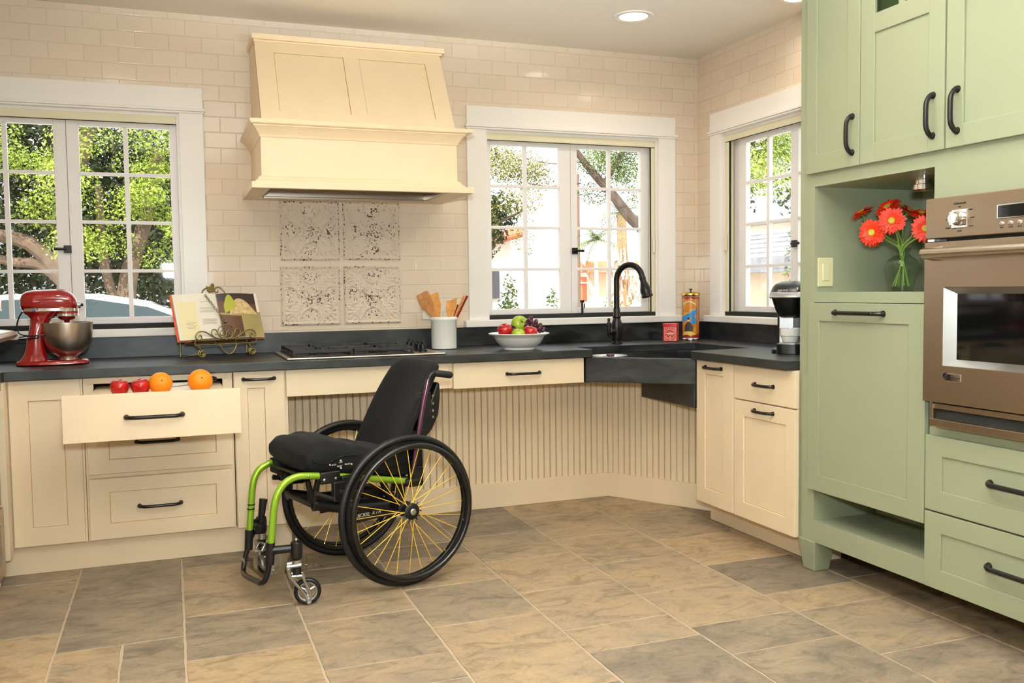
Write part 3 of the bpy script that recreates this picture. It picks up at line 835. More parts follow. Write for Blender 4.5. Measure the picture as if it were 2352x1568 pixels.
for bx_ in (.660, .950):
    for by_ in (-.506, -.291):
        k = MB(); k.lathe([(.048, zg), (.048, zg+.008), (.036, zg+.010), (.036, zg+.016), (.030, zg+.019), (.0, zg+.019)], 20, (bx_, by_, 0))
        k.build('burner', M['blackmetal'], t)
for ky in (-.26, -.345, -.455, -.54):
    k = MB(); k.lathe([(.021, zg-.004), (.021, zg+.006), (.016, zg+.010), (.0155, zg+.034), (.012, zg+.036), (0, zg+.036)], 16, (1.165, ky, 0)); k.box(1.161, ky-.016, zg+.034, 1.169, ky+.016, zg+.048)
    k.build('control_knob', M['blackmetal'], t)

# ------------------------------------------------------------------ green tall cabinet
GM = M['green']
xG = 2.457; xd = 2.438
FG = frame((xd, 0, 0), (0, -1, 0), (-1, 0, 0))
y0g, y1g = -1.788, -3.32
t = thing('tall_cabinet', 'tall sage green cabinet with open flower niche and oven built in', 'cabinet', (2.77, -2.5, 0))
b = MB()
b.box(xG, y0g-.02, .13, XR-.026, y0g, 2.56)                              # left end panel
b.box(xG, y1g, .13, XR-.002, y1g+.02, 2.56)
b.box(xG, -1.876, .13, xG+.02, y0g-.0, 2.56)                        # left stile
b.box(xG, -2.515, .13, xG+.02, -2.486, 1.165)                       # middle stile
b.box(xG, -2.515, 1.15, xG+.02, -2.494, 1.60)
b.box(xG, y1g, 1.586, xG+.02, y0g, 1.66)                            # rail over niche
b.box(xG, y1g, 1.474, xG+.02, -2.494, 1.66)                         # panel above the oven
b.box(xG, -2.50, 1.120, xG+.03, -1.86, 1.161)                       # niche shelf edge
b.box(xG, -2.494, 1.142, XR-.03, -1.86, 1.161)                      # niche floor
b.box(xG, -2.494, 1.586, XR-.03, -1.86, 1.60)                       # niche ceiling
b.box(xG, -1.876, 1.15, XR-.03, -1.86, 1.60)                        # niche left side
b.box(xG, -2.510, 1.15, XR-.03, -2.494, 1.60)                       # niche right side
b.box(3.02, -2.51, 1.15, 3.04, -1.86, 1.60)                         # niche back
b.box(xG, y1g, .130, xG+.02, y0g, .220)                             # bottom rail
b.box(xG, -2.486, .200, 2.80, -1.866, .220); b.box(xG, -1.880, .20, 2.80, -1.866, .36); b.box(xG, -2.50, .20, 2.80, -2.48, .36); b.box(2.78, -2.50, .20, 2.80, -1.866, .36); b.box(xG, -2.50, .345, 2.80, -1.866, .36)
b.box(xG, y1g, .660, xG+.02, -2.50, .712)                           # rail under the oven
b.box(xG+.022, y1g, .13, XR-.026, y0g, .15); b.box(xG+.01, y1g, 2.54, XR-.026, y0g, 2.56); b.box(XR-.045, y1g, .13, XR-.026, y0g, 2.56)
b.build('body', GM, t, .0008)
MB().box(xG+.02, y1g+.02, .37, XR-.03, -2.53, .66).box(xG+.02, -2.49, .37, XR-.03, -1.88, 1.10).box(xG+.02, y1g+.02, 1.67, XR-.03, -1.82, 2.53).build('inner_box', GM, t)
# leg
lg = MB(); lg.hexa([(2.470, -1.872, 0), (2.545, -1.872, 0), (2.545, -1.800, 0), (2.470, -1.800, 0)], [(2.452, -1.893, .131), (2.56, -1.893, .131), (2.56, -1.785, .131), (2.452, -1.785, .131)])
lg.build('leg', GM, t, .004)
# upper doors
zb_ = 1.638; zt_ = 2.545
d = shaker('door', FG, (1.846, zb_, 2.149, zt_), t, GM, (1.908, 1.711, 2.082, zt_-.07), glaze=False); pull(FG, 2.113, 1.757, .135, d, True, M['blackmetal'], .0085)
for (a0, a1, ha) in ((2.154, 2.549, 2.502), (2.557, 2.952, 2.605)):
    mb = MB(FG); pa0, pa1 = a0+.07, a1-.07
    mb.box(a0, zb_, -.02, pa0, zt_, 0); mb.box(pa1, zb_, -.02, a1, zt_, 0)
    mb.box(pa0, zb_, -.02, pa1, 1.71, 0); mb.box(pa0, 2.107, -.02, pa1, 2.177, 0); mb.box(pa0, zt_-.07, -.02, pa1, zt_, 0)
    mb.box(pa0, 1.70, -.02, pa1, 2.11, -.007)
    am = (pa0+pa1)/2; mb.box(am-.015, 2.17, -.019, am+.015, zt_-.06, -.003)
    d = mb.build('door', GM, t, .0018)
    MB(FG).box(pa0-.004, 2.173, -.013, pa1+.004, zt_-.066, -.010).build('glass_pane', M['cabglass'], d)
    pull(FG, ha, 1.757, .135, d, True, M['blackmetal'], .0085)
# the part of the run beyond the picture
d = shaker('door', FG, (2.960, zb_, 3.30, zt_), t, GM, (3.03, 1.711, 3.23, zt_-.07), glaze=False)
# big pull-out panel
d = shaker('pull_out_door', FG, (1.862, .352, 2.482, 1.118), t, GM, (1.930, .420, 2.404, 1.045), glaze=False); pull(FG, 2.155, 1.081, .255, d, False, M['blackmetal'], .0085)
for z0_, z1_, p in ((.408, .668, (2.560, .480, 3.24, .600)), (.137, .402, (2.560, .207, 3.24, .334))):
    d = shaker('drawer', FG, (2.488, z0_, 3.310, z1_), t, GM, p, glaze=False); pull(FG, 2.90, (p[1]+p[3])/2+.008, .285, d, False, M['blackmetal'], .0085)
# niche: switch and puck light
t = thing('switch_plate', 'almond rocker switch plate on the left side of the flower niche', 'light switch', (2.51, -1.876, 1.183))
MB().box(2.472, -1.881, 1.183, 2.549, -1.8755, 1.301).build('plate', M['switch'], t, .0025)
MB().box(2.494, -1.8855, 1.208, 2.527, -1.8805, 1.276).build('rocker', M['switch'], t, .0015)
t = thing('puck_light', 'small round chrome puck light under the ceiling of the flower niche', 'light', (2.63, -2.30, 1.586))
MB().lathe([(.040, 1.586), (.040, 1.574), (.034, 1.571), (.034, 1.556), (.040, 1.553), (.040, 1.536), (.033, 1.533), (0, 1.533)], 28, (2.62, -2.285, 0)).build('housing', M['chrome'], t)

# ------------------------------------------------------------------ ovens
def oven(t, F, a0, a1, z0, z1, dz0, dz1, win, knob, disp=True, vent=True, zoff=0):
    S = M['ovensteel']
    MB(F).box(a0, dz1+.012, -.045, a1, z1, .0).build('control_panel', S, t, .003)
    MB(F).box(a0+.01, z0+.01, -.55, a1-.01, z1-.01, -.03).build('body', M['blackmetal'], t)
    # door with a bevelled window recess
    w0, v0, w1, v1 = win; e = .034
    d = MB(F); n0 = -.03
    d.framebox((a0, dz0, a1, dz1), (w0, v0, w1, v1), n0, .004)
    do = d.build('oven_door', S, t, .0015)
    b = MB(F); o = [(w0, v0), (w1, v0), (w1, v1), (w0, v1)]; i = [(w0+e, v0+e*.62), (w1-e, v0+e*.62), (w1-e, v1-e*.62), (w0+e, v1-e*.62)]
    for k in range(4):
        b.add([(*o[k], .004), (*o[(k+1) % 4], .004), (*i[(k+1) % 4], -.022), (*i[k], -.022)], [(0, 1, 2, 3)], False)
    b.build('window_bevel', M['alu'], do)
    MB(F).box(w0+e-.004, v0+e*.5, -.028, w1-e+.004, v1-e*.5, -.0215).build('oven_window', M['blackglass'], do)
    # handle
    zh = dz1-.038
    h = MB(F); h.cyl((a0+.052, zh, .062), (a1-.052, zh, .062), .0165, 20); hb = h.build('handle', M['steel'], do)
    for s in (a0+.060, a1-.060):
        h = MB(F); h.hexa([(s-.026, zh-.024, .003), (s+.020, zh-.024, .003), (s+.020, zh+.024, .003), (s-.026, zh+.024, .003)], [(s-.014, zh-.017, .062), (s+.012, zh-.017, .062), (s+.012, zh+.017, .062), (s-.014, zh+.017, .062)])
        h.build('handle_bracket', M['steel'], hb, .003)
    if vent:
        v = MB(F); v.box(a0+.022, z0, -.045, a1-.022, z0+.026, -.004); v.box(a0+.022, z0+.06, -.045, a1-.022, dz0-.006, -.012); v.box(a0+.022, z0, -.045, a0+.036, dz0-.006, -.006)
        v.build('vent_trim', S, t, .002)
        MB(F).box(a0+.03, z0+.02, -.05, a1-.03, z0+.065, -.022).build('vent_slot', M['darkgap'], t)
    # knob on a square chrome plate
    kz, ka = knob
    k = MB(F); k.box(ka-.031, kz-.031, -.001, ka+.031, kz+.031, .0035); kp = k.build('knob_plate', M['chrome'], t, .002)
    k = MB(F); k.tube([(ka, kz, .003), (ka, kz, .012), (ka, kz, .030), (ka, kz, .034)], [.023, .0225, .0205, .017], 24); k.box(ka-.0045, kz-.021, .028, ka+.0045, kz+.021, .040)
    k.build('knob', M['chrome'], kp, 0)
    return do

t = thing('wall_oven', 'stainless steel wall oven with round knob and black window in green cabinet', 'oven', (2.7, -2.9, .706))
FO2 = frame((2.405, 0, 0), (0, -1, 0), (-1, 0, 0))
a0 = 2.510; a1 = 3.275
do = oven(t, FO2, a0, a1, .706, 1.473, .790, 1.327, (2.594, .916, 3.19, 1.175), (1.398, 2.652))
MB(FO2).box(2.795, 1.385, -.001, 2.99, 1.430, .003).build('display_frame', M['chrome'], t, .002)
MB(FO2).box(2.800, 1.389, .0, 2.985, 1.426, .0036).build('display', M['blackglass'], t)
for k in range(4):
    b = MB(FO2); b.tube([(2.812+k*.032, 1.370, 0), (2.812+k*.032, 1.370, .003), (2.812+k*.032, 1.370, .0045)], [.0075, .0075, .005], 14); b.build('button', M['chrome'], t)
def on(F, a, b, n=.0012): return F @ Matrix.Translation((a, b, n))
text('OVEN MODE', .0085, on(FO2, 2.652, 1.447), M['darkgap'], t)
for s, dx, dz in (('OFF', 0, .038), ('BAKE', .044, .026), ('ROAST', .050, 0), ('BROIL', .046, -.026), ('CLEAN', 0, -.040), ('WARM', -.047, -.028), ('PROOF', -.046, 0), ):
    text(s, .006, on(FO2, 2.652+dx, 1.398+dz), M['darkgap'], t)
for k, s in enumerate(('TIMER', 'CLOCK', 'LIGHT', 'START')): text(s, .005, on(FO2, 2.812+k*.032, 1.358), M['darkgap'], t)
bd = MB(FO2); bd.box(2.607, .866, .003, 2.672, .892, .007); bp = bd.build('badge', M['chrome'], do, .0015)
bd = MB(FO2); bd.box(2.616, .869, .0068, 2.630, .889, .0078); bd.torus(.009, .0025, (2.610, .883, .0072), 20, 6); bd.tube([(2.632, .877, .0074), (2.645, .881, .0076), (2.655, .876, .0076), (2.668, .880, .0074)], .0015, 6)
bd.build('badge_mark', M['blackmetal'], bp)
# hinge glint in the gap
MB(FO2).box(2.516, 1.329, -.03, 2.545, 1.338, -.004).build('door_hinge', M['chrome'], t, .001)

# left run: oven housing seen nearly edge-on
FL = frame((-.672, 0, 0), (0, 1, 0), (1, 0, 0))
t = thing('oven_housing', 'cream tall oven housing at the left edge beside the dark worktop', 'cabinet', (-1.0, -1.2, 0))
b = MB(); b.box(XL+.003, -.756, .0, -.690, -.741, 2.30); b.box(XL+.003, -1.62, 0, -.690, -1.60, 2.30); b.box(-.71, -1.62, 1.235, -.690, -.741, 2.30); b.box(-.71, -1.62, .0, -.690, -.741, .05); b.box(XL+.003, -1.6, .05, XL+.02, -.75, 2.30); b.box(-.71, -1.60, .735, -.690, -.756, .80)
b.build('body', CF, t, .001)
MB().hexa([(-.72, -.742, .10), (-.652, -.742, .10), (-.652, -.662, .10), (-.72, -.662, .10)], [(-.72, -.742, .833), (-.652, -.742, .833), (-.652, -.662, .833), (-.72, -.662, .833)]).build('corner_filler', CF, t, .001)
d = shaker('door', FL, (-1.598, 1.25, -.758, 2.29), t, CF, (-1.52, 1.33, -.84, 2.21), thick=.018)
t = thing('compact_wall_oven', 'stainless compact oven with round bar handle at the left edge', 'oven', (-.9, -1.18, .80))
FL2 = frame((-.660, 0, 0), (0, 1, 0), (1, 0, 0))
oven(t, FL2, -1.590, -.760, .80, 1.235, .805, 1.070, (-1.50, .845, -.85, .985), (1.150, -.895), vent=False)
t = thing('warming_drawer', 'stainless drawer with dark panel under the left oven, the upper one', 'drawer', (-.9, -1.18, .33))
d = MB(FL2); d.box(-1.590, .340, -.03, -.762, .735, -.012); db = d.build('drawer_front', M['ovensteel'], t, .002)
MB(FL2).box(-1.50, .43, -.015, -.84, .66, -.0105).build('dark_panel', mat('dark_red_panel', (70, 24, 22), .2), db)
MB(FL2).box(-1.58, .345, -.40, -.775, .73, -.03).build('drawer_box', M['blackmetal'], t)
t = thing('warming_drawer', 'stainless drawer with dark panel at the left edge just above the floor', 'drawer', (-.9, -1.18, .05))
d = MB(FL2); d.box(-1.590, .055, -.03, -.762, .330, -.006); db = d.build('drawer_front', M['ovensteel'], t, .002)
MB(FL2).box(-1.50, .12, -.01, -.84, .27, -.0045).build('dark_panel', bpy.data.materials['dark_red_panel'], db)
MB(FL2).box(-1.58, .06, -.40, -.775, .325, -.03).build('drawer_box', M['blackmetal'], t)

# ------------------------------------------------------------------ ceiling lights
def can(x, y, label, power, grp=None):
    t = thing('recessed_ceiling_light', label, 'ceiling light', (x, y, ZC), 0, grp)
    m = MB(); m.lathe([(.072, ZC+.002), (.072, ZC-.003), (.078, ZC-.006), (.100, ZC-.005), (.104, ZC+.001)], 36, (x, y, 0)); 
    m.f = [f for f in m.f if len(f) < 10]; m.m = m.m[:len(m.f)]; m.sm = m.sm[:len(m.f)]
    m.build('trim_ring', M['white'], t)
    MB().lathe([(.072, ZC-.0015), (.05, ZC-.003), (0, ZC-.0035)], 32, (x, y, 0)).build('lens', M['lens'], t)
    l = bpy.data.lights.new('downlight_lamp', 'AREA'); l.shape = 'DISK'; l.size = .13; l.energy = power; l.color = (1, .9, .76); l.spread = math.radians(150)
    o = bpy.data.objects.new('downlight_lamp', l); COL.objects.link(o); o.parent = t; o.location = (0, 0, -.008)
POW = CANS
can(2.284, -.666, 'recessed ceiling light with bright lens above the corner sink', POW)
can(2.90, -1.20, 'recessed ceiling light half hidden behind the top of the green cabinet', POW*.6)
for x, y in ((-.30, -1.6), (.95, -1.7), (2.0, -2.4), (-.5, -3.3), (.9, -3.4), (2.0, -3.9), (.2, -5.4), (1.9, -5.5)):
    can(x, y, 'recessed ceiling light outside the picture above the kitchen floor', POW, 'ceiling lights over the kitchen floor')
# ------------------------------------------------------------------ stand mixer
def srect(cx, cy, z, rx, ry, n=28, p=2.6):
    out = []
    for k in range(n):
        a = 2*PI*k/n; c, s = math.cos(a), math.sin(a)
        out.append((cx+rx*math.copysign(abs(c)**(2/p), c), cy+ry*math.copysign(abs(s)**(2/p), s), z))
    return out
t = thing('stand_mixer', 'red stand mixer with steel bowl on the dark worktop by the left window', 'mixer', (-.518, -.36, zT), math.radians(4))
t.scale = (.92,)*3
RM = M['red']
mx = lambda px: (px/7.468-109)/510; mz = lambda py: (838-640-py/7.468)/510
base = MB(); base.smooth = True
base.loft([srect(.012, 0, z, r, w, 36, 2.4) for z, r, w in ((.002, .158, .082), (.006, .164, .088), (.016, .163, .086), (.024, .155, .078), (.026, .14, .065))])
base.build('base_plate', RM, t, local=True, ang=60)
col = MB()
col.loft([srect((a+b)/2, 0, z, (b-a)/2, w, 28, 2.8) for z, a, b, w in ((.018, -.145, -.005, .07), (.035, -.128, -.008, .066), (.06, -.112, -.014, .062), (.09, -.104, -.018, .058), (.13, -.096, -.022, .054), (.17, -.088, -.018, .050), (.20, -.082, .0, .048), (.23, -.080, .015, .048), (.245, -.092, .03, .052))])
col.build('column', RM, t, local=True, ang=60)
hd = MB()
def hsec(x, zc, rz, ry, n=28, p=2.3):
    out = []
    for k in range(n):
        a = 2*PI*k/n; c, s = math.cos(a), math.sin(a)
        out.append((x, ry*math.copysign(abs(c)**(2/p), c), zc+rz*math.copysign(abs(s)**(2/p), s)))
    return out
hd.loft([hsec(*q) for q in ((-.121, .306, .006, .012), (-.118, .306, .028, .034), (-.108, .306, .045, .050), (-.088, .307, .056, .060), (-.05, .309, .059, .064), (.03, .311, .060, .066), (.065, .310, .060, .066), (.090, .307, .056, .063), (.110, .302, .046, .056), (.122, .296, .034, .046), (.128, .292, .022, .03), (.130, .291, .01, .014))])
hd.build('head', RM, t, local=True, ang=60)
nk = MB()
nk.loft([srect((a+b)/2, 0, z, (b-a)/2, w, 28, 2.8) for z, a, b, w in ((.228, -.074, .022, .045), (.240, -.086, .034, .050), (.252, -.104, .05, .054), (.262, -.112, .07, .058), (.272, -.113, .105, .060))])
nk.loft([srect(.078, 0, z, .056, .056, 28, 2.1) for z in (.248, .272)])
nk.build('lower_head', RM, t, local=True, ang=60)
bd = MB(); bd.loft([srect(.006, 0, z, .118, .0665, 40, 3.2) for z in (.264, .278)]); bd.loft([srect(.078, 0, z, .0575, .0575, 32, 2.1) for z in (.262, .281)]); bd.build('trim_band', M['chrome'], t, local=True, ang=60)
bd = MB(); bd.loft([srect(.078, 0, z, .0565, .0565, 28, 2.1) for z in (.238, .250)]); bd.build('chrome_ring', M['chrome'], t, local=True)
pl = MB(); pl.lathe([(.012, .205), (.013, .216), (.036, .224), (.040, .232), (.040, .238)], 24, (.08, 0, 0)); pl.build('planetary', RM, t, local=True, ang=60)
sh = MB(); sh.cyl((.08, 0, .12), (.08, 0, .208), .007); sh.build('beater_shaft', M['steel'], t, local=True)
hk = MB(); hk.tube([(.126, 0, .291), (.138, 0, .291), (.144, 0, .291)], [.0165, .0165, .014], 20); hb = hk.build('attachment_hub', M['chrome'], t, local=True)
hk = MB(); hk.tube([(.144, 0, .291), (.150, 0, .291), (.156, 0, .291)], [.006, .008, .006], 12); hk.build('hub_knob', M['blackplastic'], hb, local=True)
k = MB(); k.tube([(-.062, -.066, .272), (-.062, -.080, .272)], [.009, .008], 12); k.build('speed_knob', M['blackplastic'], t, local=True)
k = MB(); k.tube([(-.045, -.066, .274), (-.045, -.078, .274)], [.005, .005], 10); k.build('lock_knob', M['blackplastic'], t, local=True)
k = MB(); k.ell((-.032, -.0655, .306), (.004, .002, .004), 10, 6); k.build('head_pin', M['blackmetal'], t, local=True)
bw = MB(); bw.lathe([(.046, .026), (.046, .040), (.05, .045), (.074, .058), (.096, .083), (.108, .113), (.115, .150), (.118, .203), (.1215, .204), (.1215, .207), (.1165, .207), (.113, .15), (.106, .113), (.092, .083), (.07, .062), (0, .052)], 48, (.078, 0, 0)); bw.build('bowl', M['steel'], t, local=True, ang=50)
cr = MB(); cr.tube(smooth_path([(-.10, .02, .275), (-.125, .04, .245), (-.14, .04, .20), (-.135, .02, .165), (-.11, -.03, .15), (-.06, -.07, .147), (-.02, -.068, .150), (.0, -.04, .148), (-.02, .05, .146), (-.09, .062, .142), (-.13, .02, .138), (-.128, -.02, .13), (-.09, -.062, .134), (-.04, -.075, .138)], 6), .0035, 8)
cr.build('power_cord', M['blackplastic'], t, local=True)

# ------------------------------------------------------------------ cookbook and stand
ang = math.radians(20)
t = thing('cookbook_stand', 'scrolled antique gold iron cookbook stand holding the open book', 'book stand', (.215, -.215, zT), ang)
G = M['gold']
def spiral(cx, cz, r0, r1, a0, a1, y, n=26):
    return [(cx+(r0+(r1-r0)*k/n)*math.cos(a0+(a1-a0)*k/n), y, cz+(r0+(r1-r0)*k/n)*math.sin(a0+(a1-a0)*k/n)) for k in range(n+1)]
fr_ = MB(); yf = -.075
fr_.tube([(-.15, yf, .088), (.16, yf, .088)], .0035, 8)
fr_.tube([(-.15, .05, .066), (.16, .05, .066)], .003, 8); fr_.tube([(-.15, yf, .088), (-.15, .05, .066)], .003, 8); fr_.tube([(.16, yf, .088), (.16, .05, .066)], .003, 8)
fr_.tube([(-.15, yf, .066), (.16, yf, .066)], .003, 8)
for x in (-.15, -.05, .055, .16): fr_.tube([(x, yf, .088), (x, yf, .066)], .0026, 6)
fr_.tube([(-.17, .06, .078), (-.17, .06, .006), (-.155, .045, .006), (-.13, yf, .02)], .0045, 8)
fr_.tube([(.17, .06, .078), (.17, .06, .006), (.16, .04, .006), (.15, yf, .02)], .0045, 8)
fr_.tube(smooth_path([(-.03, yf, .066), (-.005, yf, .03), (.02, yf, .016), (.045, yf, .03), (.06, yf, .066)], 6), .0035, 8)
fr_.build('ledge', G, t, local=True)
sc = MB()
sc.tube(smooth_path([(-.005, yf-.004, .09), (-.05, yf-.004, .098), (-.10, yf-.004, .128), (-.132, yf-.004, .128), (-.147, yf-.004, .107), (-.133, yf-.004, .09), (-.117, yf-.004, .098), (-.122, yf-.004, .113), (-.131, yf-.004, .107)], 6), .0032, 8)
sc.tube(smooth_path([(.015, yf-.004, .09), (.06, yf-.004, .098), (.11, yf-.004, .128), (.142, yf-.004, .128), (.157, yf-.004, .107), (.143, yf-.004, .09), (.127, yf-.004, .098), (.132, yf-.004, .113), (.141, yf-.004, .107)], 6), .0032, 8)
sc.tube(smooth_path([(-.04, yf-.004, .094), (-.066, yf-.004, .112), (-.064, yf-.004, .136), (-.046, yf-.004, .136), (-.040, yf-.004, .120), (-.050, yf-.004, .114)], 6), .0028, 8)
sc.tube(smooth_path([(.05, yf-.004, .094), (.076, yf-.004, .112), (.074, yf-.004, .136), (.056, yf-.004, .136), (.050, yf-.004, .120), (.060, yf-.004, .114)], 6), .0028, 8)
sc.tube(smooth_path([(-.012, yf-.004, .092), (-.035, yf-.004, .115), (-.03, yf-.004, .145), (.005, yf-.004, .158), (.04, yf-.004, .145), (.045, yf-.004, .115), (.022, yf-.004, .092)], 6), .003, 8)
for s in (-1, 1): sc.tube(spiral(.005+s*.019, .117, .021, .004, -PI/2-s*.3, -PI/2-s*.3-s*3.6*PI/1.3, yf-.005), .0028, 8)
sc.build('scrollwork', G, t, local=True)
for x in (-.115, .14):
    ft = MB(); ft.tube(spiral(x, .0245, .019, .006, 2.2, 2.2+3.4*PI, yf, 34), .0038, 8); ft.tube([(x-.005, yf, .040), (x-.02, yf, .066)], .0038, 8)
    ft.build('scroll_foot', G, t, local=True)
# back rest and finial behind the book: lean frame
lean = math.radians(22)
def LB(x, d, h): return (x, -.058+d*math.cos(lean)+h*math.sin(lean), .090+h*math.cos(lean)-d*math.sin(lean))
bk = MB()
bk.tube([LB(-.13, .03, -.02), LB(-.13, .03, .17), LB(.13, .03, .17), LB(.13, .03, -.02)], .003, 8)
bk.tube(smooth_path([LB(-.055, .026, .16), LB(-.055, .026, .245), LB(-.036, .026, .275), LB(-.010, .026, .276)], 6), .003, 8)
bk.tube(smooth_path([LB(.066, .026, .16), LB(.064, .026, .250), LB(.042, .026, .282), LB(.016, .026, .276), LB(.014, .026, .260), LB(.026, .026, .256), LB(.030, .026, .266)], 6), .003, 8)
bkr = bk.build('back_rest', G, t, local=True)
bf = MB()   # leaf shaped crest
pts = [(-.028, .248), (-.018, .242), (-.006, .246), (.002, .26), (.016, .258), (.013, .24), (.018, .226), (.008, .215), (-.012, .214), (-.026, .222), (-.022, .234)]
bf.add([LB(x, .020, h+.042) for x, h in pts]+[LB(x, .030, h+.042) for x, h in pts], [tuple(range(len(pts)-1, -1, -1)), tuple(range(len(pts), 2*len(pts)))]+[(i, (i+1) % len(pts), len(pts)+(i+1) % len(pts), len(pts)+i) for i in range(len(pts))])
bf.build('crest', G, bkr, .002, local=True)
chn = MB()
for k in range(15):
    q = Vector(LB(-.058+k*.0048, -.020, .222-k*.0088))
    chn.torus(.0048, .0013, q, 12, 6, Matrix.Rotation(PI/2 if k % 2 else PI/2.6, 3, 'X') @ Matrix.Rotation(.6 if k % 2 else -.5, 3, 'Y'))
q = LB(.016, -.022, .082); chn.ell(q, .0075, 12, 8)
chn.build('page_chain', G, t, local=True)

t = thing('cookbook', 'open cookbook showing a food photo, propped on the iron stand', 'book', (.215, -.215, zT), ang)
def page_curve(u):   # 0 at the spine .. 1 at the fore edge -> bulge
    return .016*math.sin(PI*min(1, u*1.15+.03))**.8*(1-u*.55)
def page(mb, s, d0, h0, h1, u0=0, u1=1, n=12, W=.212):
    vs = []; 
    for k in range(n+1):
        u = u0+(u1-u0)*k/n; x = s*(.002+u*W)
        for h in (h0, h1): vs.append(LB(x, d0-page_curve(u), h))
    mb.add(vs, [(2*k, 2*k+2, 2*k+3, 2*k+1) for k in range(n)], True)
H = .235
bb = MB()
for s in (-1, 1):
    A = [LB(s*.0, .012, -.004), LB(s*.222, .012, -.004), LB(s*.222, .015, -.004), LB(s*.0, .015, -.004)]
    B = [LB(s*.0, .012, H+.004), LB(s*.222, .012, H+.004), LB(s*.222, .015, H+.004), LB(s*.0, .015, H+.004)]
    bb.hexa(A, B)
bb.build('cover', M['bookorange'], t, .001, local=True)
for s in (-1, 1):
    pg = MB(); n = 12; vs = []
    for k in range(n+1):
        u = k/n; x = s*(.002+u*.212)
        for h in (0, H): vs += [LB(x, -page_curve(u)-.002, h), LB(x, .0118, h)]
    pg.add(vs, sum([[(4*k, 4*k+4, 4*k+6, 4*k+2), (4*k+1, 4*k+3, 4*k+7, 4*k+5), (4*k, 4*k+1, 4*k+5, 4*k+4), (4*k+2, 4*k+6, 4*k+7, 4*k+3)] for k in range(n)], [])+[(0, 2, 3, 1), (4*n, 4*n+1, 4*n+3, 4*n+2)], False)
    po = pg.build('page_block', M['paper'], t, local=True)
    d = -.0026
    if s < 0:
        y = MB(); page(y, -1, d, .004, .195, .52, .93); y.build('side_panel_print', M['paperyellow'], po, local=True)
        y = MB()
        for h, u0, u1 in ((.19, .12, .42), (.158, .10, .44), (.152, .10, .44), (.146, .10, .36), (.141, .10, .44), (.136, .14, .44), (.10, .08, .44), (.095, .08, .40), (.09, .08, .44), (.085, .12, .44), (.08, .08, .42), (.074, .1, .44), (.085, .58, .78), (.078, .6, .8), (.071, .56, .76), (.064, .6, .82), (.057, .62, .78)):
            page(y, -1, d-.0004, h, h+.0016, u0, u1, 6)
        y.build('recipe_text', M['ink'], po, local=True)
    else:
        def pic(name, m, poly_rows, dd):
            y = MB()
            vs = []; n = len(poly_rows)
            for u, h0, h1 in poly_rows: vs += [LB(.002+u*.212, d-dd-page_curve(u), h0), LB(.002+u*.212, d-dd-page_curve(u), h1)]
            y.add(vs, [(2*k, 2*k+2, 2*k+3, 2*k+1) for k in range(n-1)], True)
            y.build(name, m, po, local=True)
        U = [k/14 for k in range(15)]
        pic('photo_background', M['photobrown'], [(u, .118, H-.001) for u in U if u < .95], .0002)
        pic('photo_shadow', M['photodark'], [(u, H-.04-.02*u, H-.001) for u in U if u < .95], .0004)
        pic('photo_bowl', M['photobowl'], [(u, .002, .135-.012*math.sin(PI*u)) for u in U], .0006)
        pic('photo_bowl_shade', M['photobrown'], [(u, .002, .125-.012*math.sin(PI*u)) for u in U if u < .55], .0008)
        pic('photo_food', M['food'], [(.22+.7*k/12, .124, .124+.082*math.sin(PI*(k/12)**.8)**.9) for k in range(13)], .001)
        pic('photo_lime_wedge', M['photolime'], [(.12+.3*k/8, .128+.03*(k/8), .132+.095*math.sin(PI*(.15+.7*k/8))**1.2) for k in range(9)], .0013)

# ------------------------------------------------------------------ utensil crock
cx, cy = 1.364, -.235
t = thing('utensil_crock', 'white ceramic crock holding wooden spatulas beside the cooktop', 'crock', (cx, cy, zT))
MB().lathe([(.062, zT), (.068, zT+.004), (.069, zT+.15), (.0725, zT+.154), (.0735, zT+.16), (.0725, zT+.168), (.068, zT+.172), (.064, zT+.17), (.062, zT+.15), (.061, zT+.01), (0, zT+.008)], 40, (cx, cy, 0)).build('pot', M['ceramic'], t, ang=50)
def spatula(label, foot, tip, w, m, head=.105, skew=0, thick=.006, roll=0.0, cat='spatula'):
    t = thing('spatula', label, cat, foot)
    f = Vector(foot); e = Vector(tip); d = (e-f); Ln = d.length; d.normalize()
    sd = Vector((math.cos(roll), math.sin(roll), 0)); sd = (sd-d*sd.dot(d)).normalized(); nn = d.cross(sd)
    rows = []
    for k in range(15):
        s = Ln-head-.02+(head+.02)*k/14; u = max(0, (s-(Ln-head-.02))/(head+.02))
        ww = .007+(w-.007)*min(1, u*1.9)**1.3
        rows.append((s, ww))
    mb = MB(); R = [(0, .006), (Ln-head-.03, .007)]+rows
    rings = []
    for i, (s, ww) in enumerate(R):
        th = .006 if s < Ln-head else thick/2
        c = f+d*s; sk = 0
        if i == len(R)-1: sk = skew
        rings.append([tuple(c+sd*(ww*math.cos(2*PI*k/12))+nn*(th*math.sin(2*PI*k/12))+d*(sk*math.cos(2*PI*k/12))) for k in range(12)])
    if skew == 0:
        c = f+d*(Ln+.010); rings.append([tuple(c+sd*(w*.78*math.cos(2*PI*k/12))+nn*(.002*math.sin(2*PI*k/12))) for k in range(12)])
    mb.loft(rings); mb.build('blade_and_handle', m, t, ang=60)
spatula('dark striped wooden spatula leaning left in the white crock', (cx+.015, cy, zT+.02), (cx-.118, cy-.01, zT+.292), .036, M['darkwood'], .12)
spatula('straight-edged light wooden spatula standing between two others in crock', (cx+.005, cy+.02, zT+.02), (cx-.052, cy+.02, zT+.295), .030, M['wood'], .13, .004)
spatula('slant-topped light wooden spatula on the right side in the white crock', (cx+.005, cy-.015, zT+.02), (cx+.042, cy-.02, zT+.262), .026, M['wood'], .09, .016)
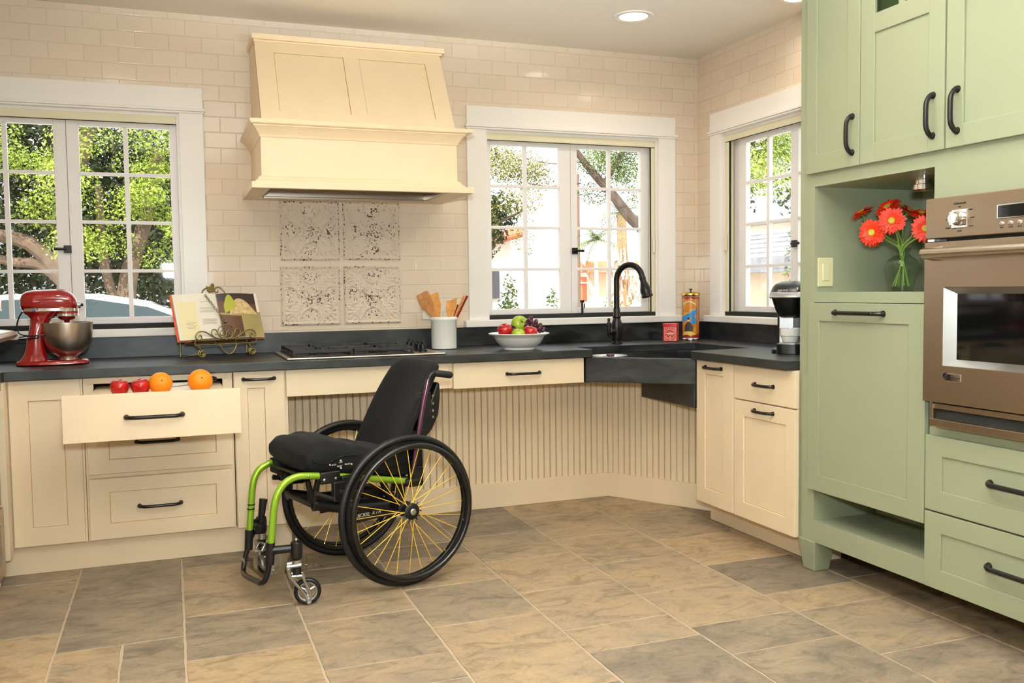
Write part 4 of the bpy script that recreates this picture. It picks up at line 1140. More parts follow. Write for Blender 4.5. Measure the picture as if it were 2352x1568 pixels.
def stick(label, m, p, q, r):
    t = thing('cooking_stick', label, 'utensil', p)
    mb = MB(); mb.tube([p, q], [r*.8, r], 4); mb.build('stick', m, t)
stick('slim red utensil leaning furthest right out of the white crock', M['canred'], (cx+.0, cy+.01, zT+.02), (cx+.134, cy+.0, zT+.282), .006)
stick('slim red utensil behind the pale stick in the white crock', M['canred'], (cx+.015, cy+.03, zT+.02), (cx+.090, cy+.03, zT+.235), .005)
stick('slim pale wooden stick leaning right in the white crock', M['wood'], (cx-.01, cy-.015, zT+.02), (cx+.110, cy-.015, zT+.283), .006)

# ------------------------------------------------------------------ fruit bowl
def apple_mesh(r):
    mb = MB(); mb.smooth = True
    prof = [(0, -.80), (.12, -.86), (.30, -.92), (.52, -.86), (.74, -.64), (.92, -.28), (1.0, .08), (.97, .40), (.82, .68), (.58, .84), (.36, .86), (.20, .78), (.08, .64), (0, .56)]
    rings = []
    n = 24
    for rr, z in prof[1:-1]:
        rings.append([(rr*r*(1+.02*math.cos(5*2*PI*k/n)*(1 if z < 0 else .4))*math.cos(2*PI*k/n), rr*r*(1+.02*math.cos(5*2*PI*k/n))*math.sin(2*PI*k/n), z*r) for k in range(n)])
    mb.loft(rings)
    return mb
def apple(label, c, r, m, tilt=(0, 0), group=None):
    t = thing('apple', label, 'apple', c); t.rotation_euler = (tilt[0], tilt[1], 0)
    apple_mesh(r).build('flesh', m, t, local=True, sub=1, ang=80)
    s = MB(); s.tube([(0, 0, r*.56), (.001, 0, r*.72), (.004, .001, r*.9)], [.0016, .0015, .002], 8); s.build('stem', M['stem'], t, local=True)
    return t
def grapes(name, label, c, axis, n, spread, rb=.0095, seed=1, group=None):
    rng = random.Random(seed); t = thing(name, label, 'grapes', c)
    ax = Vector(axis); Lx = ax.length; ax.normalize(); s1 = ax.orthogonal().normalized(); s2 = ax.cross(s1)
    first = None; pts = []
    tries = 0
    while len(pts) < n and tries < 9000:
        tries += 1
        u = rng.random(); w = spread*(1-.62*u)*(.35+.65*min(1, u*5+.2)); a = rng.uniform(0, 2*PI); rr = w*math.sqrt(rng.random())
        p = ax*(u*Lx)+s1*rr*math.cos(a)+s2*rr*math.sin(a)
        if all((p-q).length > rb*1.62 for q in pts): pts.append(p)
    for p in pts:
        if first is None:
            g = MB(); g.ell((0, 0, 0), (rb, rb, rb*1.06), 14, 9); first = g.build('grape', M['grape'], t, local=True); first.location = p
        else:
            o = first.copy(); COL.objects.link(o); o.parent = t; o.location = p; o.scale = (s := rng.uniform(.88, 1.1), s, s)
    st = MB(); st.tube([tuple(-ax*.03), (0, 0, 0), tuple(ax*Lx*.9)], [.0018, .0016, .001], 6); st.build('stem', M['stem'], t, local=True)
    return t
bx_, by_ = 1.702, -.475
t = thing('fruit_bowl', 'white footed bowl of apples and grapes on the dark worktop', 'bowl', (bx_, by_, zT))
MB().lathe([(.082, zT), (.084, zT+.004), (.080, zT+.008), (.090, zT+.014), (.115, zT+.035), (.130, zT+.060), (.136, zT+.071), (.158, zT+.079), (.161, zT+.083), (.157, zT+.086), (.134, zT+.079), (.124, zT+.060), (.107, zT+.036), (.08, zT+.018), (0, zT+.012)], 64, (bx_, by_, 0)).build('dish', M['ceramic'], t, ang=50)
apple('red apple on the left side of the white fruit bowl', (bx_-.088, by_-.03, zT+.100), .040, M['apple'], (.2, -.3))
apple('red apple at the front of the white fruit bowl below the grapes', (bx_+.030, by_-.085, zT+.090), .038, M['apple'], (.1, .2))
apple('large green apple on top at the back of the fruit bowl', (bx_+.018, by_+.045, zT+.128), .046, M['greenapple'], (1.15, .35))
apple('green apple low between two red apples in the fruit bowl', (bx_-.034, by_-.082, zT+.078), .037, M['greenapple'], (.1, .1))
grapes('grape_bunch', 'bunch of dark grapes hanging over the right side of the fruit bowl', (bx_+.035, by_-.012, zT+.137), (.085, -.025, -.040), 48, .048, seed=4)
grapes('grape_bunch', 'few dark grapes between the red and green apples at the bowl back', (bx_-.045, by_+.03, zT+.107), (.04, .0, .0), 12, .022, seed=6)

# ------------------------------------------------------------------ faucet
fx, fy = 2.372, -.285
t = thing('kitchen_faucet', 'oil rubbed bronze gooseneck faucet behind the black corner sink', 'faucet', (fx, fy, zT))
B = M['bronze']
MB().lathe([(.031, zT), (.031, zT+.006), (.026, zT+.010), (.026, zT+.024), (.030, zT+.028), (.030, zT+.034)], 28, (fx, fy, 0)).build('base', B, t, ang=50)
MB().lathe([(.027, zT+.034), (.029, zT+.05), (.0315, zT+.085), (.029, zT+.115), (.023, zT+.135), (.020, zT+.142), (.0235, zT+.147), (.0235, zT+.156), (.0195, zT+.162), (.019, zT+.195), (.0175, zT+.200)], 28, (fx, fy, 0)).build('body', B, t, ang=50)
ds = Vector((.46, -.89, 0)).normalized(); R = .088; zc = zT+.355
path = [(fx, fy, zT+.19), (fx, fy, zT+.25), (fx, fy, zT+.30)]
for k in range(0, 19):
    a = PI-k*PI*.93/18; p = Vector((fx, fy, zc))+ds*(R+R*math.cos(a)); path.append((p.x, p.y, zc+R*math.sin(a)))
MB().tube(path, .0165, 18).build('spout', B, t, ang=60)
e0 = Vector(path[-1]); dr = (e0-Vector(path[-2])).normalized()
rr = [(0, .0165), (.004, .0188), (.010, .0188), (.014, .0168), (.03, .0175), (.050, .0235), (.072, .0305), (.088, .0315), (.102, .0285), (.106, .0315), (.116, .0315), (.118, .026)]
MB().tube([tuple(e0+dr*s) for s, r in rr], [r for s, r in rr], 24).build('spray_head', B, t, ang=50)
hl = MB(); sd = Vector((-.92, -.38, 0)).normalized(); c0 = Vector((fx, fy, zT+.068))
hl.tube([tuple(c0+sd*s) for s in (.02, .035, .048, .060, .066)], [.017, .021, .0205, .014, .004], 18)
c1 = c0+sd*.068
hl.tube([tuple(c1+Vector((0, 0, z))) for z in (-.028, -.02, -.008, .004, .018, .036, .052, .058, .063, .069, .075, .078)], [.003, .009, .007, .012, .010, .0115, .010, .006, .0075, .009, .006, .001], 14)
hl.build('side_lever', B, t, ang=60)

# ------------------------------------------------------------------ red tin and glass dispenser
tx, ty = 2.715, -.300
a_ = math.radians(-38)
t = thing('tea_tin', 'small red tin with cream printed panel at the back corner of the sink', 'tin', (tx, ty, zT), a_)
def rrect(hx, hy, r, z, n=5):
    out = []
    for sx, sy, a0 in ((1, 1, 0), (-1, 1, PI/2), (-1, -1, PI), (1, -1, 3*PI/2)):
        for k in range(n+1): a = a0+PI/2*k/n; out.append((sx*(hx-r)+r*math.cos(a), sy*(hy-r)+r*math.sin(a), z))
    return out
b = MB(); b.loft([rrect(.043, .034, .008, z) for z in (.002, .092)], smooth=True); b.build('body', M['tinred'], t, .001, local=True)
b = MB(); b.loft([rrect(.0445, .0355, .009, z) for z in (.086, .088, .104, .106)], smooth=True); b.build('lid', M['tinred'], t, .0015, local=True)
Wt = T[t] @ Matrix(((1, 0, 0, 0), (0, 0, -1, -.0342), (0, 1, 0, .045), (0, 0, 0, 1)))
b = MB(T[t] @ Matrix(((1, 0, 0, 0), (0, 0, -1, -.0341), (0, 1, 0, .045), (0, 0, 0, 1))))
pc = M['label']
def rect_ring(mb, w, h, e, n):
    for (x0, y0, x1, y1) in ((-w, -h, w, -h+e), (-w, h-e, w, h), (-w, -h, -w+e, h), (w-e, -h, w, h)): mb.box(x0, y0, 0, x1, y1, n)
rect_ring(b, .034, .037, .0012, .0004)
for sx in (-1, 1):
    for sy in (-1, 1):
        for i in range(4):
            for j in range(4-i): b.tube([(sx*(.031-.0042*i), sy*(.034-.0042*j), .0003), (sx*(.031-.0042*i)+.0012, sy*(.034-.0042*j)+.0012, .0004)], .0011, 6)
b.torus(.0265, .0006, (0, 0, .0002), 40, 6)
for k in range(5): b.box(-.018+.002*abs(k-2), -.0012+(-.0035)*(k-2)-.0 if k in (1, 2) else 0, 0, -.0179, .0, .0001)
b.box(-.0225, .0005, 0, .0225, .0045, .0004); b.box(-.016, -.0055, 0, .016, -.0035, .0004); b.box(-.012, .010, 0, .012, .0115, .0004)
b.lathe([(.0001, .0), (.0045, .0003), (.003, .0004), (0, .0005)], 8, (0, -.018, 0))
b.build('printed_panel', pc, t)
def arc_text(s, R, a0, a1, size, W, m, parent, flip=False):
    n = len(s)
    for i, ch in enumerate(s):
        a = a0+(a1-a0)*i/(n-1)
        x, y = R*math.sin(a), R*math.cos(a)*(-1 if flip else 1)
        text(ch, size, W @ Matrix.Translation((x, y, .0006)) @ Matrix.Rotation(a if flip else -a, 4, 'Z'), m, parent, 'lettering', .0002)
arc_text('LAZZARONI', .0305, -1.25, 1.25, .011, Wt, pc, t)
arc_text('AMARETTI', .0305, -1.1, 1.1, .011, Wt, pc, t, True)

kx, ky = 2.872, -.262
t = thing('glass_dispenser', 'tall glass dispenser jar with orange label and brass lid in the corner', 'canister', (kx, ky, zT))
MB().lathe([(.053, zT), (.055, zT+.004), (.055, zT+.012), (.051, zT+.016)], 32, (kx, ky, 0)).build('base', M['chrome'], t, ang=50)
MB().lathe([(.0505, zT+.015), (.0505, zT+.262)], 32, (kx, ky, 0)).build('glass_cylinder', M['canister'], t)
MB().lathe([(.054, zT+.260), (.056, zT+.262), (.056, zT+.274), (.052, zT+.280), (.035, zT+.284), (0, zT+.285)], 32, (kx, ky, 0)).build('lid', M['brass'], t, ang=50)
MB().lathe([(.004, zT+.284), (.004, zT+.295), (.010, zT+.300), (.009, zT+.304), (0, zT+.305)], 14, (kx, ky, 0)).build('lid_knob', M['blackmetal'], t)
ac = math.atan2(CAM.y-ky, CAM.x-kx)
def wrap(mb, rows, r, ds_=.0):
    """rows: (angle offset, z0, z1)"""
    vs = []
    for a, z0, z1 in rows:
        A = ac+a; vs += [(kx+r*math.cos(A), ky+r*math.sin(A), zT+z0), (kx+r*math.cos(A), ky+r*math.sin(A), zT+z1)]
    mb.add(vs, [(2*k, 2*k+2, 2*k+3, 2*k+1) for k in range(len(rows)-1)], True); return mb
AR = lambda a0, a1, n=14: [a0+(a1-a0)*k/n for k in range(n+1)]
lb = wrap(MB(), [(a, .018, .258) for a in AR(-1.9, 1.9, 40)], .0512).build('label', M['canred'], t)
wrap(MB(), [(a, .026+.008*abs(math.sin(a*3)), .250-.008*abs(math.sin(a*3))) for a in AR(-1.15, .72, 24)], .0515).build('label_panel', M['canorange'], lb)
wrap(MB(), [(a, .04, .245) for a in AR(.80, 1.05, 5)], .0515).build('label_side_panel', M['canorange'], lb)
wrap(MB(), [(a, .10+.032*(a+1.15), .118+.032*(a+1.15)+.018) for a in AR(-1.15, .72)], .0517).build('label_banner', M['canblue'], lb)
wrap(MB(), [(a, .098, .098+.04*math.sin(PI*(a+.1)/.82)+.012) for a in AR(-.1, .68)], .0518).build('label_sky', M['canblue'], lb)
wrap(MB(), [(a, .205+.022*math.cos((a+.2)*1.9), .211+.022*math.cos((a+.2)*1.9)) for a in AR(-.95, .55)], .0518).build('label_arc', M['label'], lb)
wrap(MB(), [(a, .055, .060+.052*math.cos((a+.25)*2.2)) for a in AR(-.75, .25)], .0519).build('label_dress', M['photodark'], lb)
wrap(MB(), [(a, .112, .128) for a in AR(-.34, -.18, 4)], .0521).build('label_face', M['skin'], lb)
wrap(MB(), [(a, .124, .136) for a in AR(-.38, -.15, 4)], .0522).build('label_hair', M['blackmetal'], lb)
wrap(MB(), [(a, .034, .034+.022*math.cos((a+.3)*1.5)) for a in AR(-1.0, .5)], .052).build('label_foreground', M['canyellow'], lb)
txt = 'Soda Straws'
for i, ch in enumerate(txt):
    a = ac-.78+.125*i; zz = zT+.155+.0032*i
    Wm = Matrix.Translation((kx+.0523*math.cos(a), ky+.0523*math.sin(a), zz)) @ Matrix(((-math.sin(a), 0, math.cos(a), 0), (math.cos(a), 0, math.sin(a), 0), (0, 1, 0, 0), (0, 0, 0, 1)))
    text(ch, .030 if ch == 'S' else .021, Wm, M['canyellow'], lb, shear=.3)

# plate with grapes in the sink
t = thing('plate', 'white plate just showing above the sink apron edge on the left', 'plate', (2.135, -.655, .805))
sx_, sy_ = 2.150, -.625
MB().lathe([(.05, .819), (.055, .8195), (.075, .828), (.098, .8335), (.099, .8355), (.074, .831), (.05, .823), (0, .822)], 40, (sx_, sy_, 0)).build('dish', M['ceramic'], t, ang=50)
grapes('grape_bunch', 'few dark grapes on the white plate in the sink', (sx_-.02, sy_-.03, .834), (.03, .0, .0), 6, .014, seed=9)

# ------------------------------------------------------------------ coffee maker and cup
qx, qy = 2.745, -1.36
t = thing('coffee_maker', 'black pod coffee maker with silver band half hidden by green cabinet', 'coffee maker', (qx, qy, zT), math.radians(228))
BP = M['blackplastic']        # local +x points out of the front
b = MB(); b.loft([rrect(.10, .085, .03, z) for z in (.0, .018)]); b.build('base', BP, t, .003, local=True)
b = MB(); b.loft([[(p[0]+.085, p[1], p[2]) for p in rrect(.072, .058, .035, z)] for z in (.0, .046)]); dt = b.build('drip_tray', BP, t, .002, local=True)
b = MB(); b.loft([[(p[0]+.085, p[1], p[2]) for p in rrect(.063, .05, .03, z)] for z in (.046, .049)]); b.build('tray_grid', M['silver'], dt, local=True)
b = MB(); b.loft([[(p[0]-.06, p[1], p[2]) for p in rrect(.075, .066, .03, z)] for z in (.0, .12, .235)]); b.build('column', BP, t, local=True)
b = MB(); b.box(.012, -.055, .046, .0175, .010, .20); b.build('front_plate', M['silver'], t, .002, local=True)
b = MB(); b.loft([[(p[0]+ox, p[1], p[2]) for p in rrect(hx, hy, rr_, z, 7)] for z, hx, hy, rr_, ox in ((.168, .05, .045, .04, .045), (.176, .065, .055, .05, .045), (.20, .088, .068, .06, .035), (.245, .12, .082, .07, .02), (.262, .128, .086, .07, .018))]); b.build('brew_head', BP, t, local=True, ang=60)
b = MB(); b.loft([[(p[0]+ox, p[1], p[2]) for p in rrect(hx, hy, rr_, z, 7)] for z, hx, hy, rr_, ox in ((.256, .136, .092, .075, .024), (.261, .146, .095, .08, .032), (.270, .140, .095, .08, .024), (.285, .125, .092, .075, .006))]); b.build('silver_band', M['silver'], t, local=True, ang=50)
b = MB(); b.loft([[(p[0]+ox, p[1], p[2]) for p in rrect(hx, hy, rr_, z, 7)] for z, hx, hy, rr_, ox in ((.268, .130, .093, .075, .012), (.285, .124, .092, .075, .004), (.305, .108, .086, .07, -.008), (.322, .085, .075, .06, -.020), (.333, .055, .05, .04, -.03), (.336, .02, .02, .015, -.03))]); ld = b.build('lid', BP, t, local=True, ang=60)
Wk = T[t] @ Matrix.Translation((.134, -.028, .2925)) @ Matrix(((0, .35, .94, 0), (1, 0, 0, 0), (0, .94, -.35, 0), (0, 0, 0, 1)))
text('KEURIG', .0125, Wk, M['label'], ld)
b = MB(); b.box(.106, .03, .292, .112, .036, .306); b.build('indicator', M['label'], ld, local=True)
cq = T[t] @ Vector((.085, .0, .0492))
t = thing('coffee_cup', 'white coffee cup standing on the tray of the black coffee maker', 'cup', tuple(cq), math.radians(-55))
t.scale = (1.12,)*3
MB().lathe([(.024, 0), (.027, .003), (.032, .014), (.0345, .027), (.0375, .028), (.0405, .030), (.0425, .060), (.041, .0605), (.039, .032), (.03, .012), (0, .008)], 36).build('cup_body', M['ceramic'], t, local=True, ang=50)
MB().tube(smooth_path([(.039, 0, .053), (.052, 0, .055), (.060, 0, .048), (.058, 0, .036), (.039, 0, .032)], 5), .0045, 10).build('handle', M['ceramic'], t, local=True)

# ------------------------------------------------------------------ fruit in the open drawer
zb2 = .782
apple('red apple on the left in the open drawer, streaked yellow', (-.204, -.985, zb2+.034), .037, M['apple'], (.1, .1))
apple('bright red apple between streaked apple and orange in open drawer', (-.126, -.995, zb2+.034), .037, M['apple'], (.1, -.15))
def orange(label, c, r):
    t = thing('orange', label, 'orange', c)
    o = MB(); o.ell((0, 0, 0), (r, r, r*.97), 32, 20); o.build('peel', M['orange'], t, local=True)
    s = MB(); s.lathe([(.004, .0), (.003, .002), (0, .0022)], 8, (0, 0, 0)); so = s.build('stem_end', M['stem'], t, local=True)
    so.location = (r*.12, -r*.92, r*.33); so.rotation_euler = (1.25, 0, 0)
orange('orange next to the two red apples in the open drawer', (-.050, -.985, zb2+.045), .046)
orange('orange standing alone on the right in the open drawer', (.102, -.99, zb2+.048), .049)
t = thing('cutting_board', 'white ribbed cutting board lying in the open drawer behind oranges', 'cutting board', (.03, -.80, zb2))
cbm = MB(); cbm.box(-.06, -.94, zb2, .13, -.62, zb2+.012)
for k in range(9): cbm.box(-.055, -.93+.034*k, zb2+.012, .125, -.91+.034*k, zb2+.0145)
cbm.build('board', M['whiteplastic'], t, .002)
t = thing('kitchen_knife', 'kitchen knife with black handle on the white board in the drawer', 'knife', (.06, -.80, zb2+.015))
kn = MB(); kn.hexa([(-.04, -.885, zb2+.0152), (.075, -.80, zb2+.0152), (.068, -.772, zb2+.0152), (-.035, -.868, zb2+.0152)], [(-.04, -.884, zb2+.0165), (.075, -.798, zb2+.017), (.068, -.774, zb2+.017), (-.036, -.87, zb2+.0165)]); kn.build('blade', M['knifeblade'], t)
kn = MB(); kn.tube([(.070, -.788, zb2+.024), (.10, -.765, zb2+.028), (.165, -.72, zb2+.030), (.175, -.714, zb2+.029)], [.008, .011, .012, .008], 10); kn.build('handle', BP, t)

# ------------------------------------------------------------------ vase of gerberas
vx, vy = 2.625, -2.175
zv = 1.161
t = thing('glass_vase', 'clear glass vase of orange gerberas standing in the green niche', 'vase', (vx, vy, zv))
MB().lathe([(.040, zv), (.041, zv+.004), (.058, zv+.09), (.060, zv+.105), (.052, zv+.120), (.030, zv+.135), (.026, zv+.145), (.032, zv+.158), (.040, zv+.166), (.0385, zv+.166), (.030, zv+.158), (.024, zv+.145), (.028, zv+.136), (.050, zv+.119), (.0575, zv+.105), (.0555, zv+.09), (.0385, zv+.010), (0, zv+.010)], 40, (vx, vy, 0)).build('vessel', M['vaseglass'], t, ang=50)
def gerbera_proto():
    rng = random.Random(5); pm = MB(); ti = []
    def ring(n, r0, r1, w, z0, z1, droop, off):
        for k in range(n):
            a = 2*PI*(k+off)/n+rng.uniform(-.05, .05); L_ = r1*rng.uniform(.88, 1.06); tw = rng.uniform(-.004, .004)
            rad = Vector((math.cos(a), math.sin(a), 0)); tan = Vector((-math.sin(a), math.cos(a), 0)); vs = []
            S = 6
            for i in range(S+1):
                u = i/S; rr = r0+(L_-r0)*u; ww = w*(.35+1.0*math.sin(PI*min(1, .15+u*.78))**.8)*(1 if u < .95 else .3)
                zz = z0+(z1-z0)*u-droop*u*u+tw*u
                c = rad*rr+Vector((0, 0, zz))
                vs += [tuple(c-tan*ww), tuple(c+Vector((0, 0, -.0016*(1-u)))), tuple(c+tan*ww)]
            pm.add(vs, sum([[(3*i, 3*i+1, 3*i+4, 3*i+3), (3*i+1, 3*i+2, 3*i+5, 3*i+4)] for i in range(S)], []), True)
    ring(24, .006, .047, .0046, .001, .004, .006, 0); ring(22, .006, .043, .0044, .003, .009, .005, .5); ring(18, .005, .030, .0034, .004, .011, .002, .25)
    i_ = MB()
    for k in range(26):
        a = 2*PI*k/26; i_.tube([(.009*math.cos(a), .009*math.sin(a), .005), (.0135*math.cos(a), .0135*math.sin(a), .010)], [.0012, .0008], 5)
    d = MB(); d.lathe([(.0105, .002), (.0105, .007), (.008, .0095), (.004, .0085), (0, .008)], 20)
    c = MB(); c.lathe([(.0035, -.012), (.009, -.007), (.012, -.001), (.010, .002)], 12)
    return pm, i_, d, c
PM = gerbera_proto()
gm = {}
def gerbera(label, head, face, foot, s=1.0):
    t = thing('gerbera', label, 'flower', head)
    z = Vector(face).normalized(); x = z.orthogonal().normalized(); y = z.cross(x)
    Rm = Matrix((x, y, z)).transposed().to_4x4()
    for nm, mb, m in (('petals', PM[0], M['petal']), ('inner_florets', PM[1], M['petaltip']), ('disc', PM[2], M['disc']), ('calyx', PM[3], M['flowerstem'])):
        if nm not in gm:
            o = mb.build(nm, m, t, local=True); gm[nm] = o
        else:
            o = gm[nm].copy(); COL.objects.link(o); o.parent = t; T[o] = T[t]
        o.matrix_local = Rm @ Matrix.Scale(s, 4)
    h = Vector(head); b = h-z*.012*s
    neck = Vector((vx+(foot[0]-vx)*-.22, vy+(foot[1]-vy)*-.22, zv+.15))
    p = smooth_path([tuple(b), tuple(b-z*.02*s+Vector((0, 0, -.012))), tuple((b-z*.03+neck)/2+Vector((0, 0, .004))), tuple(neck), foot], 6)
    MB().tube(p, .0034, 8).build('stem', M['flowerstem'], t)
gerbera('orange gerbera at the far left of the vase, seen from its side', (2.60, -1.986, 1.475), (-.45, .15, .75), (vx-.025, vy+.02, zv+.02), 1.08)
gerbera('orange gerbera topmost in the vase, tilted back', (2.63, -2.095, 1.487), (-.75, -.05, .75), (vx+.01, vy+.03, zv+.02), 1.12)
gerbera('large orange gerbera facing forward in the middle of the vase', (2.555, -2.195, 1.428), (-.85, -.62, .05), (vx+.02, vy-.02, zv+.02), 1.12)
gerbera('large orange gerbera facing forward low on the left of the vase', (2.535, -2.115, 1.388), (-.85, -.42, .02), (vx-.02, vy-.03, zv+.02), 1.16)
gerbera('orange gerbera at the right, partly hidden by the oven', (2.60, -2.315, 1.392), (-.80, -.72, .02), (vx+.02, vy+.03, zv+.02), 1.1)
gerbera('orange gerbera behind the middle bloom, seen from the side at right', (2.67, -2.225, 1.452), (-.15, -.30, .95), (vx+.03, vy, zv+.02), 1.0)
gerbera('orange gerbera peeping out between the topmost and right blooms', (2.69, -2.14, 1.472), (.25, -.5, .75), (vx-.03, vy, zv+.02), .95)
gerbera('orange gerbera hanging behind the low left bloom', (2.585, -2.05, 1.372), (-.75, .1, -.45), (vx, vy-.035, zv+.02), 1.0)
# ------------------------------------------------------------------ wheelchair  (local x forward, y to its near side)
t = thing('wheelchair', 'black rigid wheelchair with lime green frame tubes and yellow spokes', 'wheelchair', (.791, -1.119, 0), math.radians(-163.845))
LM = M['lime']; BM = M['blackmetal']; RB = M['rubber']; FA = M['fabric']
near = [(.544, .19, .240), (.538, .19, .297), (.529, .19, .375), (.521, .19, .410), (.510, .19, .437), (.493, .19, .459), (.468, .19, .477), (.434, .19, .486), (.392, .19, .485), (.258, .19, .464), (.131, .19, .440), (-.061, .19, .402)]
far = [(.490, -.175, .205), (.482, -.175, .29), (.477, -.175, .345), (.471, -.175, .395), (.460, -.175, .432), (.440, -.175, .460), (.410, -.175, .476), (.375, -.175, .481), (.24, -.175, .462), (.10, -.175, .435), (-.07, -.175, .402)]
for p in (near, far): MB().tube(smooth_path(p, 4), .0138, 16).build('frame_tube', LM, t, local=True)
b = MB(); b.tube([(.479, -.175, .318), (.479, -.175, .323)], [.0152, .0152], 16); b.tube([(.481, -.175, .300), (.481, -.175, .305)], [.0152, .0152], 16); b.build('tube_band', RB, t, local=True)
# front ends: sleeves, caster arms, caster forks
def frontend(u, v, z, cu, cv, cz_top, sgn, normal):
    s = MB(); s.tube([(u+.001, v, z+.012), (u+.006, v, z-.070)], [.0165, .0165], 16)
    s.tube([(u, v, z-.018), (cu+.02, cv, cz_top-.022)], [.0165, .0150], 14)
    s.tube([(cu, cv, cz_top+.004), (cu, cv, cz_top), (cu, cv, cz_top-.02), (cu, cv, cz_top-.062), (cu, cv, cz_top-.068)], [.012, .021, .0235, .021, .015], 18)
    s.build('caster_arm', BM, t, .001, local=True)
    s = MB(); s.ell((cu, cv, cz_top+.007), (.007, .007, .008), 12, 8); s.build('stem_bolt', M['chrome'], t, local=True)
    s = MB(); s.tube([(cu, cv, cz_top-.068), (cu, cv, cz_top-.092)], [.018, .018], 20); s.build('stem_collar', M['alu'], t, local=True)
    s = MB(); s.tube([(cu, cv, cz_top-.090), (cu, cv, cz_top-.125)], [.0165, .0165], 16); s.build('fork_stem', RB, t, local=True)
zc = .0515
def caster(stem, center, nrm, ztop):
    n = Vector(nrm).normalized(); d = Vector((n.y, -n.x, 0))
    if d.dot(Vector(center)-Vector(stem)) < 0: d = -d
    z = Vector((0, 0, 1)); c = Vector(center)
    Fm = Matrix(((d.x, 0, n.x, c.x), (d.y, 0, n.y, c.y), (0, 1, 0, c.z), (0, 0, 0, 1)))
    w = MB(Fm); ax = Matrix()
    w.lathe([(.037, -.010), (.044, -.0125), (.049, -.010), (.0512, -.004), (.0512, .004), (.049, .010), (.044, .0125), (.037, .010)], 40, ring=True); 
    wo = w.build('caster_wheel', RB, t, local=True, ang=60)
    w = MB(Fm); w.lathe([(.031, -.008), (.0385, -.010), (.0385, .010), (.031, .008)], 36, ring=True)
    for k in range(3):
        a = 2*PI*k/3+.5; w.tube([(.010*math.cos(a), .010*math.sin(a), 0), (.033*math.cos(a), .033*math.sin(a), 0)], [.008, .006], 8)
    w.lathe([(.004, -.012), (.012, -.012), (.012, .012), (.004, .012)], 20)
    w.build('caster_hub', M['alu'], wo, local=True)
    f = MB(Fm)
    st = Vector(stem); dx = (st-c).dot(d)
    for s in (-1, 1):
        n0 = s*.0155; n1 = s*.0205
        P = [(dx+.024, .105), (dx-.035, .112), (dx-.040, .088), (dx-.022, .055), (-.012, -.010), (-.004, -.0385), (.008, -.0385), (.012, -.026), (dx+.020, .064)]
        # a two-legged plate fork
        L1 = [(dx-.034, .100), (dx-.024, .062), (-.010, -.008), (.000, -.036)]
        L2 = [(dx+.018, .066), (.010, -.005), (.006, -.036)]
        L3 = [(dx-.020, .066), (dx+.018, .066)]
        L4 = [(dx-.036, .104), (dx+.016, .108)]
        for Lp, r in ((L1, .0065), (L2, .006), (L3, .006), (L4, .0085)):
            f.tube([(a, b_, (n0+n1)/2) for a, b_ in Lp], r, 8, flat=1)
        f.tube([(.004, -.036, n0-s*.001), (.004, -.036, n1+s*.002)], [.009, .009], 14)
        f.tube([(.001, -.013, n0), (.001, -.013, n1+s*.001)], [.008, .008], 12)
    fo = f.build('caster_fork', M['alu'], t, local=True)
    h = MB(Fm)
    for (a, b_) in ((.001, -.012), (.003, -.024), (.004, -.036), (dx-.030, .098)): h.tube([(a, b_, .020), (a, b_, .0245)], [.0042, .0042], 10)
    h.build('fork_bolt', M['chrome'], fo, local=True)
frontend(.544, .19, .240, .455, .218, .246, 1, None)
caster((.455, .218), (.418, .222, zc), (.387, .923), .246) if False else caster((.455, .218, zc), (.418, .226, zc), (.387, .923, 0), .246)
frontend(.490, -.175, .205, .424, -.215, .252, -1, None)
caster((.424, -.215, zc), (.395, -.225, zc), (.75, .66, 0), .246)
# footrest
f = MB()
f.tube(smooth_path([(.496, -.172, .155), (.510, -.172, .115), (.520, -.168, .078), (.530, -.145, .055), (.548, -.06, .062), (.566, .09, .085), (.575, .155, .096), (.568, .182, .112), (.556, .187, .15), (.550, .19, .19)], 6), .0105, 12)
f.build('footrest_tube', BM, t, local=True)
fp = MB(); fp.hexa([(.548, -.135, .112), (.572, .150, .112), (.326, .165, .112), (.300, -.165, .112)], [(.548, -.135, .117), (.572, .150, .117), (.326, .165, .117), (.300, -.165, .117)])
fpo = fp.build('footplate', M['clearplate'], t, local=True)
for x, y in ((.50, .10), (.37, .11), (.46, -.09)):
    s = MB(); s.ell((x, y, .118), (.006, .006, .0025), 10, 6); s.build('footplate_screw', M['chrome'], fpo, local=True)
s = MB(); s.box(.436, -.205, .118, .475, -.16, .128); s.tube([(.455, -.205, .125), (.44, -.20, .15), (.43, -.16, .15), (.45, -.15, .125)], .005, 8); s.build('footplate_clamp', M['alu'], t, .002, local=True)
# cup behind the far tube
s = MB(); s.tube([(.436, -.20, .21), (.428, -.20, .26), (.418, -.20, .325), (.417, -.20, .33)], [.011, .0135, .017, .0172], 14); s.tube([(.472, -.18, .25), (.436, -.19, .25)], .006, 8); s.build('stick_holder', RB, t, local=True)
s = MB(); s.box(.44, -.195, .195, .47, -.165, .235); s.tube([(.475, -.178, .21), (.44, -.19, .215), (.425, -.21, .225)], .015, 12); s.build('far_bracket', BM, t, .002, local=True)
